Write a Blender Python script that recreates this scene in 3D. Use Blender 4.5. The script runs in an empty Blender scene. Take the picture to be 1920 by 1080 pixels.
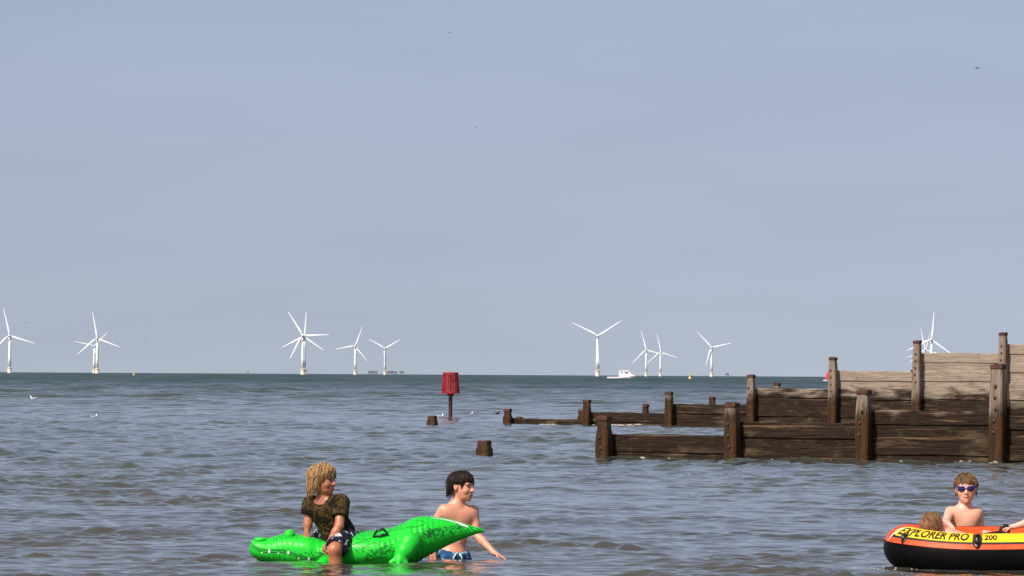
import bpy, bmesh, math, random
import numpy as np
from mathutils import Vector, Matrix

random.seed(7)
RNG = np.random.default_rng(11)
SC = bpy.context.scene
COL = SC.collection
R = math.radians
PI = math.pi

# ------------------------------------------------------------------ camera
F = 9800.0            # focal length in photo pixels (1920 wide)
H = 1.22              # eye height over the water
PITCH = math.atan(163.0 / F)
ROLL = math.atan(0.0055)
CAM_M = Matrix.Rotation(R(90) + PITCH, 3, 'X') @ Matrix.Rotation(ROLL, 3, 'Z')
cam_d = bpy.data.cameras.new('camera')
cam = bpy.data.objects.new('camera', cam_d)
COL.objects.link(cam)
cam.location = (0, 0, H)
cam.rotation_euler = CAM_M.to_euler()
cam_d.sensor_width = 36.0
cam_d.lens = 36.0 * F / 1920.0
cam_d.clip_start = 0.5
cam_d.clip_end = 200000
SC.camera = cam


def P(px, py, D):
    """the real-world point seen at a photo pixel, D metres out"""
    v = CAM_M @ Vector(((px - 960) / F, (540 - py) / F, -1.0))
    s = D / v.y
    return np.array((v.x * s, D, H + v.z * s))


def nrm(v):
    v = np.asarray(v, float)
    return v / (np.linalg.norm(v) + 1e-12)


def lerp(a, b, t):
    return np.asarray(a) * (1 - t) + np.asarray(b) * t


# ------------------------------------------------------------------ object helpers
def tag(o, label=None, cat=None, group=None, kind=None):
    if label: o['label'] = label
    if cat: o['category'] = cat
    if group: o['group'] = group
    if kind: o['kind'] = kind
    return o


def empty(name, loc=(0, 0, 0), rz=0):
    o = bpy.data.objects.new(name, None)
    COL.objects.link(o)
    o.location = loc
    o.rotation_euler = (0, 0, rz)
    o.empty_display_size = .2
    return o


class MB:
    """collects vertices and faces of one mesh"""
    def __init__(s):
        s.v = []; s.f = []; s.mi = []; s.m = 0

    def add(s, V, Fc):
        b = len(s.v)
        s.v.extend([tuple(map(float, p)) for p in V])
        for q in Fc:
            s.f.append([i + b for i in q]); s.mi.append(s.m)
        return s

    def box(s, lo, hi, bev=0.0, M=None):
        lo = np.array(lo, float); hi = np.array(hi, float)
        if bev <= 0:
            V = [(x, y, z) for x in (lo[0], hi[0]) for y in (lo[1], hi[1]) for z in (lo[2], hi[2])]
            Fc = [(0, 1, 3, 2), (4, 6, 7, 5), (0, 4, 5, 1), (2, 3, 7, 6), (0, 2, 6, 4), (1, 5, 7, 3)]
        else:
            bm = bmesh.new()
            bmesh.ops.create_cube(bm, size=1)
            for v in bm.verts:
                for k in range(3):
                    v.co[k] = lo[k] if v.co[k] < 0 else hi[k]
            bmesh.ops.bevel(bm, geom=bm.edges[:], offset=bev, segments=2, affect='EDGES', profile=.5)
            bm.verts.index_update()
            V = [v.co[:] for v in bm.verts]
            Fc = [[v.index for v in f.verts] for f in bm.faces]
            bm.free()
        if M is not None:
            V = [(M @ Vector(p))[:] for p in V]
        return s.add(V, Fc)

    def tube(s, pts, rad, n=8, cap=True):
        pts = [np.array(p, float) for p in pts]
        if np.isscalar(rad): rad = [rad] * len(pts)
        t0 = nrm(pts[1] - pts[0])
        a = np.array((0, 0, 1.)) if abs(t0[2]) < .9 else np.array((1., 0, 0))
        u = nrm(np.cross(t0, a))
        V = []
        for i, p in enumerate(pts):
            t = nrm(pts[min(i + 1, len(pts) - 1)] - pts[max(i - 1, 0)])
            u = nrm(u - t * np.dot(u, t)); w = np.cross(t, u)
            for k in range(n):
                an = 2 * PI * k / n
                V.append(p + rad[i] * (u * math.cos(an) + w * math.sin(an)))
        Fc = []
        for i in range(len(pts) - 1):
            for k in range(n):
                k2 = (k + 1) % n
                Fc.append((i * n + k, i * n + k2, (i + 1) * n + k2, (i + 1) * n + k))
        if cap:
            Fc.append(list(range(n))[::-1]); Fc.append([(len(pts) - 1) * n + k for k in range(n)])
        return s.add(V, Fc)

    def lathe(s, prof, n=24, c=(0, 0, 0)):
        V = []
        for r, z in prof:
            for k in range(n):
                an = 2 * PI * k / n
                V.append((c[0] + r * math.cos(an), c[1] + r * math.sin(an), c[2] + z))
        Fc = []
        for i in range(len(prof) - 1):
            for k in range(n):
                k2 = (k + 1) % n
                Fc.append((i * n + k, i * n + k2, (i + 1) * n + k2, (i + 1) * n + k))
        Fc.append(list(range(n))[::-1]); Fc.append([(len(prof) - 1) * n + k for k in range(n)])
        return s.add(V, Fc)

    def ellipsoid(s, c, r, Rm=None, nu=16, nv=10):
        V = []; c = np.array(c, float)
        for j in range(nv + 1):
            th = PI * j / nv
            for i in range(nu):
                ph = 2 * PI * i / nu
                p = np.array((r[0] * math.sin(th) * math.cos(ph), r[1] * math.sin(th) * math.sin(ph), r[2] * math.cos(th)))
                V.append(c + (Rm @ p if Rm is not None else p))
        Fc = []
        for j in range(nv):
            for i in range(nu):
                i2 = (i + 1) % nu
                Fc.append((j * nu + i, (j + 1) * nu + i, (j + 1) * nu + i2, j * nu + i2))
        return s.add(V, Fc)

    def prism(s, poly, y0, y1):
        """poly in x,z ; extruded along y"""
        n = len(poly)
        V = [(x, y0, z) for x, z in poly] + [(x, y1, z) for x, z in poly]
        Fc = [list(range(n)), list(range(n, 2 * n))[::-1]]
        for i in range(n):
            j = (i + 1) % n
            Fc.append((i, i + n, j + n, j))
        return s.add(V, Fc)

    def build(s, name, mats, parent=None, origin=None, smooth=False, loc=None):
        me = bpy.data.meshes.new(name)
        V = np.array(s.v, float)
        if origin is not None: V = V - np.asarray(origin)
        me.from_pydata(V.tolist(), [], s.f)
        mats = mats if isinstance(mats, (list, tuple)) else [mats]
        for m in mats: me.materials.append(m)
        if len(mats) > 1: me.polygons.foreach_set('material_index', s.mi)
        me.validate()
        bm = bmesh.new(); bm.from_mesh(me)
        bmesh.ops.recalc_face_normals(bm, faces=bm.faces[:])
        bm.to_mesh(me); bm.free()
        if smooth: me.polygons.foreach_set('use_smooth', [True] * len(me.polygons))
        me.update()
        o = bpy.data.objects.new(name, me)
        COL.objects.link(o)
        if parent is not None: o.parent = parent
        if loc is not None: o.location = loc
        return o


def copy_tree(o, parent=None):
    c = o.copy(); COL.objects.link(c)
    if parent is not None: c.parent = parent
    for ch in list(o.children): copy_tree(ch, c)
    return c


# ------------------------------------------------------------------ materials
class NT:
    def __init__(s, name):
        s.m = bpy.data.materials.new(name); s.m.use_nodes = True
        s.t = s.m.node_tree; s.n = s.t.nodes; s.l = s.t.links
        s.b = s.n['Principled BSDF']

    def node(s, typ, **kw):
        nd = s.n.new(typ)
        for k, v in kw.items(): setattr(nd, k, v)
        return nd

    def put(s, sock, v):
        if hasattr(v, 'node'): s.l.new(v, sock)
        elif isinstance(v, (tuple, list)) and len(v) == 3 and sock.type == 'RGBA': sock.default_value = (*v, 1)
        else: sock.default_value = v

    def coord(s, scale=(1, 1, 1), src='Object', rot=(0, 0, 0)):
        tc = s.node('ShaderNodeTexCoord'); mp = s.node('ShaderNodeMapping')
        s.l.new(tc.outputs[src], mp.inputs['Vector'])
        mp.inputs['Scale'].default_value = scale
        mp.inputs['Rotation'].default_value = rot
        return mp.outputs[0]

    def world(s):
        return s.node('ShaderNodeNewGeometry').outputs['Position']

    def noise(s, vec, scale, detail=4, rough=.55, dist=0.0):
        nd = s.node('ShaderNodeTexNoise')
        s.l.new(vec, nd.inputs['Vector'])
        nd.inputs['Scale'].default_value = scale; nd.inputs['Detail'].default_value = detail
        nd.inputs['Roughness'].default_value = rough; nd.inputs['Distortion'].default_value = dist
        return nd.outputs['Fac']

    def ramp(s, fac, stops, interp='LINEAR'):
        nd = s.node('ShaderNodeValToRGB'); s.l.new(fac, nd.inputs[0])
        cr = nd.color_ramp; cr.interpolation = interp
        while len(cr.elements) < len(stops): cr.elements.new(.5)
        for e, (p, c) in zip(cr.elements, stops):
            e.position = p; e.color = (*c, 1) if len(c) == 3 else c
        return nd.outputs[0]

    def mix(s, fac, a, b, mode='MIX'):
        nd = s.node('ShaderNodeMix', data_type='RGBA', blend_type=mode)
        s.put(nd.inputs[0], fac); s.put(nd.inputs[6], a); s.put(nd.inputs[7], b)
        return nd.outputs[2]

    def math(s, op, a, b=0.0, c=0.0, clamp=False):
        nd = s.node('ShaderNodeMath', operation=op, use_clamp=clamp)
        s.put(nd.inputs[0], a); s.put(nd.inputs[1], b); s.put(nd.inputs[2], c)
        return nd.outputs[0]

    def sep(s, vec):
        nd = s.node('ShaderNodeSeparateXYZ'); s.l.new(vec, nd.inputs[0]); return nd.outputs

    def smooth(s, v, a, b):
        nd = s.node('ShaderNodeMapRange', interpolation_type='SMOOTHSTEP')
        s.put(nd.inputs[0], v); nd.inputs[1].default_value = a; nd.inputs[2].default_value = b
        return nd.outputs[0]

    def bump(s, h, strength, dist, nin=None):
        nd = s.node('ShaderNodeBump')
        s.put(nd.inputs['Strength'], strength); s.put(nd.inputs['Distance'], dist)
        s.l.new(h, nd.inputs['Height'])
        if nin is not None: s.l.new(nin, nd.inputs['Normal'])
        return nd.outputs[0]

    def set(s, **kw):
        for k, v in kw.items(): s.put(s.b.inputs[k.replace('_', ' ')], v)
        return s.m


def mat_plain(name, col, rough=.5, var=.15, scale=12, bump=0.0, bscale=40, metallic=0.0, **kw):
    n = NT(name); v = n.coord()
    f = n.noise(v, scale)
    c2 = tuple(max(0, x * (1 - 2 * var)) for x in col); c3 = tuple(min(1, x * (1 + var)) for x in col)
    c = n.ramp(f, [(.3, c2), (.7, c3)])
    n.set(Base_Color=c, Roughness=rough, Metallic=metallic)
    if bump: n.set(Normal=n.bump(n.noise(v, bscale), .6, bump))
    for k, val in kw.items(): n.put(n.b.inputs[k.replace('_', ' ')], val)
    return n.m


def mat_skin(name, col, pink):
    n = NT(name); v = n.coord()
    c = n.mix(n.noise(v, 9, 3), col, pink)
    c = n.mix(n.math('MULTIPLY', n.noise(v, 60, 3), .25), c, tuple(x * .7 for x in col))
    n.set(Base_Color=c, Roughness=.42, Subsurface_Weight=.12, Subsurface_Radius=(.02, .008, .005), Subsurface_Scale=.5)
    n.set(Normal=n.bump(n.noise(v, 120, 3), .25, .002))
    return n.m


def mat_hair(name, dark, light):
    n = NT(name)
    g = n.node('ShaderNodeNewGeometry')
    c = n.ramp(g.outputs['Random Per Island'], [(0, dark), (.55, tuple((a + b) / 2 for a, b in zip(dark, light))), (1, light)])
    v = n.coord()
    c = n.mix(n.math('MULTIPLY', n.noise(v, 45, 3), .5), c, dark)
    n.set(Base_Color=c, Roughness=.6)
    n.b.inputs['Specular IOR Level'].default_value = .25
    return n.m


def mat_wood(name, axis):
    """weathered groyne timber: dry grey tan above the tide, dark and wet below it"""
    n = NT(name)
    sc = (1.2, 14, 14) if axis == 'X' else (14, 14, 1.2)
    v = n.coord(sc); o = n.coord()
    tc = n.node('ShaderNodeTexCoord')
    z = n.sep(tc.outputs['Object'])[2]
    g = n.noise(v, 1.6, 8, .65, .6)
    g2 = n.noise(v, 6, 5, .6)
    blotch = n.noise(o, 2.2, 4, .6)
    dry = n.ramp(g, [(.22, (.13, .095, .07)), (.40, (.265, .21, .165)), (.60, (.345, .28, .22)), (.80, (.43, .36, .295))])
    dry = n.mix(n.smooth(blotch, .55, .72), dry, n.mix(.5, dry, (.13, .11, .055)))
    wet = n.ramp(g, [(.25, (.012, .007, .0045)), (.55, (.028, .017, .011)), (.70, (.055, .033, .019)), (.84, (.14, .09, .05))])
    stk = n.smooth(n.noise(n.coord((.55, 20, 26) if axis == 'X' else (20, 20, .8)), 1.0, 3, .6, .4), .60, .70)  # pale worn streaks, also painting in the highlights along plank top edges
    wet = n.mix(n.math('MULTIPLY', stk, .75), wet, (.20, .125, .075))
    kh = n.smooth(n.noise(n.coord((1.1, 1.1, 3.5)), 1.3, 5, .62), .53, .68)
    wet = n.mix(n.math('MULTIPLY', kh, .65), wet, (.125, .088, .050))
    wet = n.mix(n.smooth(n.noise(o, 5, 4), .58, .72), wet, n.mix(.55, wet, (.05, .055, .02)))
    wide = n.noise(n.coord((.9, 3, 3) if axis == 'X' else (5, 5, 1.5)), 1.6, 4, .55)
    zz = n.math('ADD', z, n.math('MULTIPLY', n.math('SUBTRACT', wide, .5), 1.0 if axis == 'X' else 1.5))
    zz = n.math('ADD', zz, n.math('MULTIPLY', n.math('SUBTRACT', g, .5), .30))
    lo, hi = (.70, 1.02) if axis == 'X' else (.45, 1.05)
    k = n.smooth(zz, lo, hi)
    c = n.mix(k, wet, dry)
    if axis == 'Z':
        c = n.mix(.26, c, (.095, .060, .027))
        rust = n.smooth(n.noise(n.coord((6, 6, 1.0)), 1.5, 4), .48, .66)
        c = n.mix(n.math('MULTIPLY', rust, .55), c, (.13, .040, .014))
    h = n.math('ADD', n.math('MULTIPLY', g, 1.0), n.math('MULTIPLY', g2, .5))
    n.set(Base_Color=c, Roughness=n.math('ADD', n.math('MULTIPLY', k, .3), .52), Normal=n.bump(h, .9, .03))
    n.b.inputs['Specular IOR Level'].default_value = .08
    return n.m


M = {}
M['plank'] = mat_wood('plank_timber', 'X')
M['post'] = mat_wood('post_timber', 'Z')
M['rust'] = mat_plain('rusty_iron', (.085, .028, .016), .8, .4, 20, .01, 60)
M['rust2'] = mat_plain('rusty_bolt', (.10, .045, .022), .75, .4, 40, .004, 90)
M['white'] = mat_plain('white_paint', (.78, .79, .80), .35, .04, .2)
M['turbine'] = mat_plain('turbine_white', (.80, .82, .84), .4, .02, .02)
M['yellow'] = mat_plain('yellow_paint', (.92, .80, .64), .5, .1, .3)
M['grey'] = mat_plain('far_grey', (.16, .17, .20), .8, .1, .1)
M['boatwhite'] = mat_plain('gelcoat', (.92, .91, .90), .25, .03, 2)
M['glass'] = mat_plain('cabin_glass', (.05, .06, .07), .08, .1, 1)
M['black'] = mat_plain('black_plastic', (.015, .015, .018), .35, .2, 20)
M['red'] = mat_plain('beacon_red', (.37, .010, .022), .5, .35, 6, .003, 30)
M['redpole'] = mat_plain('beacon_pole_red', (.075, .020, .018), .6, .6, 4, .004, 30)
M['sail'] = mat_plain('red_sail', (.62, .05, .07), .7, .1, 3)
M['buoyred'] = mat_plain('buoy_red', (.55, .03, .07), .4, .1, 3)
M['buoydark'] = mat_plain('buoy_dark', (.10, .012, .03), .5, .1, 3)
M['buoyyellow'] = mat_plain('buoy_yellow', (.80, .50, .18), .4, .1, 3)
M['feather'] = mat_plain('white_feather', (.82, .82, .80), .7, .05, 30)
M['featherg'] = mat_plain('grey_feather', (.42, .43, .45), .7, .1, 30)
M['featherd'] = mat_plain('dark_feather', (.03, .03, .032), .6, .2, 30)
M['beak'] = mat_plain('beak', (.55, .30, .05), .5, .1, 30)
M['foam'] = mat_plain('sea_foam', (.40, .38, .33), .8, .12, 30)

# ------------------------------------------------------------------ light and sky
SUN_AZ = (-0.62, -0.78); SUN_EL = R(47)
w = bpy.data.worlds.new('World'); SC.world = w
w.use_nodes = True
wn = w.node_tree.nodes; wl = w.node_tree.links
sky = wn.new('ShaderNodeTexSky'); sky.sky_type = 'NISHITA'; sky.sun_disc = False
sky.sun_elevation = SUN_EL; sky.sun_rotation = math.atan2(SUN_AZ[0], SUN_AZ[1])
sky.altitude = 0; sky.air_density = 1.0; sky.dust_density = 1.0; sky.ozone_density = 1.0
bg = wn['Background']
tint = wn.new('ShaderNodeMix'); tint.data_type = 'RGBA'; tint.blend_type = 'MULTIPLY'
tint.inputs[0].default_value = 1
tint.inputs[7].default_value = (1.33, 1.0, .90, 1)
# summer haze evens the sky out towards the horizon: the low sky takes the colour of the air a little higher up
stc = wn.new('ShaderNodeTexCoord'); ssp = wn.new('ShaderNodeSeparateXYZ'); scb = wn.new('ShaderNodeCombineXYZ'); sml = wn.new('ShaderNodeMath'); sml.operation = 'MULTIPLY_ADD'
wl.new(stc.outputs['Generated'], ssp.inputs[0]); wl.new(ssp.outputs[0], scb.inputs[0]); wl.new(ssp.outputs[1], scb.inputs[1]); wl.new(ssp.outputs[2], sml.inputs[0])
sml.inputs[1].default_value = .85; sml.inputs[2].default_value = .20
wl.new(sml.outputs[0], scb.inputs[2])
snv = wn.new('ShaderNodeVectorMath'); snv.operation = 'NORMALIZE'; wl.new(scb.outputs[0], snv.inputs[0]); wl.new(snv.outputs[0], sky.inputs['Vector'])
rp = wn.new('ShaderNodeMapRange'); cm = wn.new('ShaderNodeMix'); cm.data_type = 'RGBA'
rp.inputs[1].default_value = 0.0; rp.inputs[2].default_value = .075
cm.inputs[6].default_value = (1.28, .965, .815, 1); cm.inputs[7].default_value = (1.38, 1.08, .97, 1)
wl.new(ssp.outputs[2], rp.inputs[0]); wl.new(rp.outputs[0], cm.inputs[0]); 
rp2 = wn.new('ShaderNodeMapRange'); rp2.inputs[1].default_value = .08; rp2.inputs[2].default_value = .45; wl.new(ssp.outputs[2], rp2.inputs[0])
cm2 = wn.new('ShaderNodeMix'); cm2.data_type = 'RGBA'; cm2.inputs[7].default_value = (1.56, 1.18, .92, 1)
wl.new(rp2.outputs[0], cm2.inputs[0]); wl.new(cm.outputs[2], cm2.inputs[6])
smp = wn.new('ShaderNodeMapping'); smp.inputs['Scale'].default_value = (9, 9, 40); wl.new(stc.outputs['Generated'], smp.inputs[0])
sno = wn.new('ShaderNodeTexNoise'); sno.inputs['Scale'].default_value = 1.6; sno.inputs['Detail'].default_value = 5; wl.new(smp.outputs[0], sno.inputs['Vector'])
srg = wn.new('ShaderNodeMapRange'); srg.inputs[1].default_value = .25; srg.inputs[2].default_value = .75; srg.inputs[3].default_value = .955; srg.inputs[4].default_value = 1.04; wl.new(sno.outputs['Fac'], srg.inputs[0])
svm = wn.new('ShaderNodeVectorMath'); svm.operation = 'SCALE'; wl.new(cm2.outputs[2], svm.inputs[0]); wl.new(srg.outputs[0], svm.inputs['Scale'])
wl.new(svm.outputs[0], tint.inputs[7])
wl.new(sky.outputs[0], tint.inputs[6]); wl.new(tint.outputs[2], bg.inputs['Color'])
bg.inputs['Strength'].default_value = 0.13
sd = bpy.data.lights.new('sun', 'SUN'); sd.energy = 5.0; sd.angle = R(.5); sd.color = (1, .95, .87)
so = bpy.data.objects.new('sun', sd); COL.objects.link(so)
hz = nrm((SUN_AZ[0], SUN_AZ[1]))
sv = Vector((hz[0] * math.cos(SUN_EL), hz[1] * math.cos(SUN_EL), math.sin(SUN_EL)))
so.rotation_euler = sv.to_track_quat('Z', 'Y').to_euler()
so.location = (0, 0, 50)
SC.view_settings.view_transform = 'Standard'; SC.view_settings.look = 'None'
SC.view_settings.gamma = 1; SC.view_settings.exposure = 0.0
SC.view_settings.use_curve_mapping = False
SC.render.engine = 'CYCLES'
SC.cycles.max_bounces = 6

# ------------------------------------------------------------------ sea
def sst(x, a, b):
    t = np.clip((x - a) / (b - a), 0, 1); return t * t * (3 - 2 * t)


def make_waves():
    W = []
    lams = np.exp(np.linspace(math.log(.15), math.log(7.0), 104))
    for L in lams:
        spread = 24 if L > 1.5 else 42
        a = R(RNG.normal(6, spread))
        s = (.050 if L < .24 else .046 if L < .42 else .022 if L < .85 else .009 if L < 1.5 else .0040)          # rms-ish slope of the component
        W.append((L, a, s, RNG.uniform(0, 2 * PI), 0))
    for L in np.exp(np.linspace(math.log(8), math.log(60), 26)):
        W.append((L, R(RNG.normal(6, 24)), .022, RNG.uniform(0, 2 * PI), 1))
    return W


WAVES = make_waves()
ENV = [(RNG.uniform(.7, 3.2), R(RNG.normal(0, 60)), RNG.uniform(0, 2 * PI)) for _ in range(16)]


def sea_height(X, Y, r, row, colsp):
    Z = np.zeros_like(X)
    gust = .75 + .45 * np.sin(X * .31 + 1.3 * np.sin(Y * .055) + 1) * np.sin(Y * .083 + .7 * np.sin(X * .21)) + .2 * np.sin(X * .9 + Y * .2)
    gust = np.clip(gust, .3, 1.5)
    env = np.zeros_like(X)
    for eL, ea, ep in ENV:
        env += np.sin(2 * PI / eL * (math.sin(ea) * X + math.cos(ea) * Y * .6) + ep)
    env = .42 + 1.25 * sst(env / math.sqrt(len(ENV) / 2), -.5, 1.7)
    calm = np.ones_like(X)
    for cx, cy, cr in ((-.95, 34.0, 1.0), (-.35, 34.3, .9), (3.0, 33.6, 1.0), (3.6, 33.6, 1.0)):
        calm *= 1 - .62 * np.exp(-((X - cx) ** 2 + ((Y - cy) * .6) ** 2) / cr ** 2)
    gust = gust * env * calm
    for L, a, s, ph, far in WAVES:
        kx, ky = math.sin(a), math.cos(a)
        k = 2 * PI / L
        spc = np.maximum(row * abs(ky), colsp * abs(kx)) + 1e-6
        wgt = sst(L / spc, 3.0, 6.0)
        if far: wgt = wgt * sst(r, 12 * L, 30 * L)
        amp = s * L / (2 * PI) * wgt
        if L < .42: amp = amp * gust
        elif L < 1.5: amp = amp * (.35 + .65 * np.minimum(gust, 1.15)) * (1 + (1.3 if L < .85 else 1.9) * sst(r, 40, 95))
        elif far: amp = amp * calm
        else: amp = amp * calm * (1 + 6.5 * sst(r, 90, 330))
        p = k * (kx * X + ky * Y) + ph + .6 * np.sin(.7 * k * (ky * X * .35 - kx * Y * .35) + ph * 1.7)
        sn = np.sin(p)
        Z += amp * (sn - .26 * np.cos(2 * p))
    # rings spreading from the waders and floats
    for cx, cy, A, dec in ((-.245, 34.0, .006, .30), (-.38, 34.9, .006, .35), (-.10, 34.85, .005, .22), (-1.72, 34.2, .007, .28), (-.72, 33.95, .004, .3), (2.48, 33.6, .006, .3), (2.95, 34.65, .005, .3)):
        d = np.hypot(X - cx, Y - cy); Z += A * np.exp(-d / dec) * np.cos(2 * PI * d / .19 + cx * 9) * (r < 60)
    return Z


def build_sea():
    r0, r1, ratio = 22.0, 1500.0, 1.0017
    fine = 1.00085
    rows = r0 * fine ** np.arange(int(math.log(62 / r0) / math.log(fine)) + 1)
    rows = np.concatenate([rows, rows[-1] * 1.0012 ** np.arange(1, int(math.log(135 / 62) / math.log(1.0012)))])
    rows = np.concatenate([rows, rows[-1] * ratio ** np.arange(1, int(math.log(r1 / rows[-1]) / math.log(ratio)) + 1)])
    half, da = .150, .00062
    ang = np.arange(-half, half + da / 2, da)
    Rr, A = np.meshgrid(rows, ang, indexing='ij')
    X = Rr * np.sin(A); Y = Rr * np.cos(A)
    Z = sea_height(X, Y, Rr, np.where(Rr < 62, Rr * (fine - 1), np.where(Rr < 134, Rr * .0012, Rr * (ratio - 1))), Rr * da)
    fade = sst(half - np.abs(A), 0, .03) * sst(Rr, r0, r0 * 1.1) * (1 - sst(Rr, r1 * .8, r1))
    Z *= fade
    Z -= .012 * fade
    nr, na = X.shape
    V = [np.stack([X, Y, Z], -1).reshape(-1, 3)]
    idx = np.arange(nr * na).reshape(nr, na)
    Q = [np.stack([idx[:-1, :-1], idx[:-1, 1:], idx[1:, 1:], idx[1:, :-1]], -1).reshape(-1, 4)]
    base = nr * na

    def sheet(rr, aa):
        nonlocal base
        G, B = np.meshgrid(rr, aa, indexing='ij')
        V.append(np.stack([G * np.sin(B), G * np.cos(B), 0 * G], -1).reshape(-1, 3))
        ii = np.arange(G.size).reshape(G.shape) + base
        Q.append(np.stack([ii[:-1, :-1], ii[:-1, 1:], ii[1:, 1:], ii[1:, :-1]], -1).reshape(-1, 4))
        base += G.size
    sheet(np.geomspace(r0, rows[-1], 60), np.linspace(ang[-1], 2 * PI + ang[0], 120))
    sheet(np.geomspace(rows[-1], 90000, 30), np.concatenate([np.linspace(ang[0], ang[-1], 60), np.linspace(ang[-1], 2 * PI + ang[0], 120)[1:]]))
    sheet(np.array([.01, 6, r0]), np.concatenate([np.linspace(ang[0], ang[-1], 60), np.linspace(ang[-1], 2 * PI + ang[0], 120)[1:]]))
    V = np.concatenate(V); Q = np.concatenate(Q)
    me = bpy.data.meshes.new('sea')
    me.vertices.add(len(V)); me.vertices.foreach_set('co', V.astype(np.float32).ravel())
    me.loops.add(len(Q) * 4); me.loops.foreach_set('vertex_index', Q.astype(np.int32).ravel())
    me.polygons.add(len(Q)); me.polygons.foreach_set('loop_start', np.arange(0, len(Q) * 4, 4, dtype=np.int32))
    me.polygons.foreach_set('use_smooth', np.ones(len(Q), bool))
    me.update(calc_edges=True)
    n = NT('sea_water')
    pos = n.world()
    x, y, z = n.sep(pos)
    dist = n.math('SQRT', n.math('ADD', n.math('MULTIPLY', x, x), n.math('MULTIPLY', y, y)))
    mp = n.node('ShaderNodeMapping'); n.l.new(pos, mp.inputs[0])
    mp.inputs['Scale'].default_value = (.55, 1, 1); mp.inputs['Rotation'].default_value = (0, 0, R(6))
    v = mp.outputs[0]
    deep = n.smooth(dist, 110, 480)
    near = n.mix(n.smooth(n.noise(v, .09, 4), .40, .66), (.060, .057, .046), (.052, .054, .048))
    farc = n.mix(n.smooth(n.noise(v, .012, 4), .4, .62), (.018, .042, .046), (.036, .060, .056))
    midc = n.mix(n.smooth(n.noise(v, .05, 4), .4, .62), (.062, .067, .050), (.048, .060, .050))
    near = n.mix(n.smooth(dist, 42, 85), near, midc)
    c = n.mix(deep, near, farc)
    # sub-grid ripples: metres to centimetres
    f1 = n.noise(v, 3.4, 3, .5); f2 = n.noise(v, .9, 3, .5); f3 = n.noise(v, .22, 3, .5)
    k1 = n.math('SUBTRACT', 1.0, n.smooth(dist, 80, 260))
    k2 = n.smooth(dist, 45, 110)
    k3 = n.smooth(dist, 250, 700)
    b = n.bump(f1, n.math('MULTIPLY', k1, .45), .05)
    b = n.bump(f2, n.math('MULTIPLY', n.smooth(dist, 80, 200), .95), .22, b)
    b = n.bump(f3, n.math('MULTIPLY', k3, .6), .9, b)
    rough = n.math('ADD', .05, n.math('MULTIPLY', n.smooth(dist, 110, 800), .36))
    n.set(Base_Color=c, Roughness=rough, IOR=1.333, Normal=b)
    me.materials.append(n.m)
    o = bpy.data.objects.new('sea', me); COL.objects.link(o)
    tag(o, kind='structure')
    return o


build_sea()

# ------------------------------------------------------------------ wind turbines
def make_turbine():
    t = empty('wind_turbine')
    m = MB(); m.lathe([(3.4, -6), (3.4, 7.5)], 20); m.lathe([(4.3, 7.5), (4.3, 8.3)], 20)
    m.build('transition_piece', M['yellow'], t)
    m = MB(); m.lathe([(2.75, 8.3), (2.5, 25), (2.2, 42), (1.9, 58.2)], 24)
    m.build('tower', M['turbine'], t, smooth=True)
    m = MB(); m.box((-1.9, -3.6, 58.2), (1.9, 7.5, 62), .5)
    m.build('nacelle', M['turbine'], t)
    hub = MB(); hub.ellipsoid((0, 0, 0), (1.9, 2.4, 1.9), None, 16, 10)
    hb = hub.build('hub', M['turbine'], t, smooth=True, loc=(0, -5.2, 60))
    b = MB()
    prof = [(1.0, 1.5, 1.5), (3, 1.6, 1.5), (8, 3.5, .9), (12, 3.3, .75), (22, 2.5, .55), (34, 1.7, .35), (42, 1.0, .2), (45, .35, .1)]
    V = []
    for z, ch, th in prof:
        for k in range(10):
            an = 2 * PI * k / 10
            V.append((ch * .5 * math.cos(an) + (.18 * ch if z > 4 else 0), th * .5 * math.sin(an), z))
    Fc = []
    for i in range(len(prof) - 1):
        for k in range(10):
            Fc.append((i * 10 + k, i * 10 + (k + 1) % 10, (i + 1) * 10 + (k + 1) % 10, (i + 1) * 10 + k))
    Fc.append(list(range(10))); Fc.append([70 + k for k in range(10)])
    b.add(V, Fc)
    b0 = b.build('blade', M['turbine'], t, smooth=True)
    blades = [b0]
    for k in range(2):
        c = b0.copy(); COL.objects.link(c); c.parent = t; blades.append(c)
    return t


TURB = [  # hub px, hub py, blade length px, angle of one blade, label
    (18.4, 628.8, 52.2, 103, 'white three-bladed wind turbine farthest left, cut off by the photo edge'),
    (182.5, 634.2, 49.5, 100, 'taller nearer white wind turbine of the overlapping pair left of the yellow buoy'),
    (176.6, 649.0, 38.5, 47, 'shorter farther white wind turbine of the overlapping pair left of the yellow buoy'),
    (568.0, 628.9, 52.0, 2, 'white wind turbine in front of the doubled pair, one blade level to the right'),
    (570.8, 631.5, 47.5, 86, 'white wind turbine at the rear of the doubled pair, one blade straight up'),
    (666.2, 648.8, 38.5, 70, 'small white wind turbine with a blade level to the left, next to the doubled pair'),
    (722.0, 653.3, 34.5, 30, 'small white wind turbine with Y-shaped rotor standing among the grey sea forts'),
    (1120.6, 629.9, 54.0, 33, 'big white wind turbine with Y-shaped rotor left of the white motor boat'),
    (1211.7, 655.8, 36.8, 105, 'small white wind turbine just right of the motor boat, left of a similar one'),
    (1238.5, 659.8, 35.5, 101, 'small white wind turbine between its twin and the yellow buoy right of the boat'),
    (1334.3, 651.5, 39.0, 13, 'white wind turbine standing right of the yellow buoy, just left of the far groyne'),
    (1746.7, 636.7, 52.0, 85, 'large white wind turbine rising above the upper groyne planks, blade straight up'),
    (1734.0, 655.0, 39.5, 102, 'smaller white wind turbine half hidden by a groyne post, its blade leaning left'),
    (1733.0, 661.5, 38.8, 75, 'lowest white wind turbine behind the groyne post, its blade leaning right'),
]
tproto = make_turbine()
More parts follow.
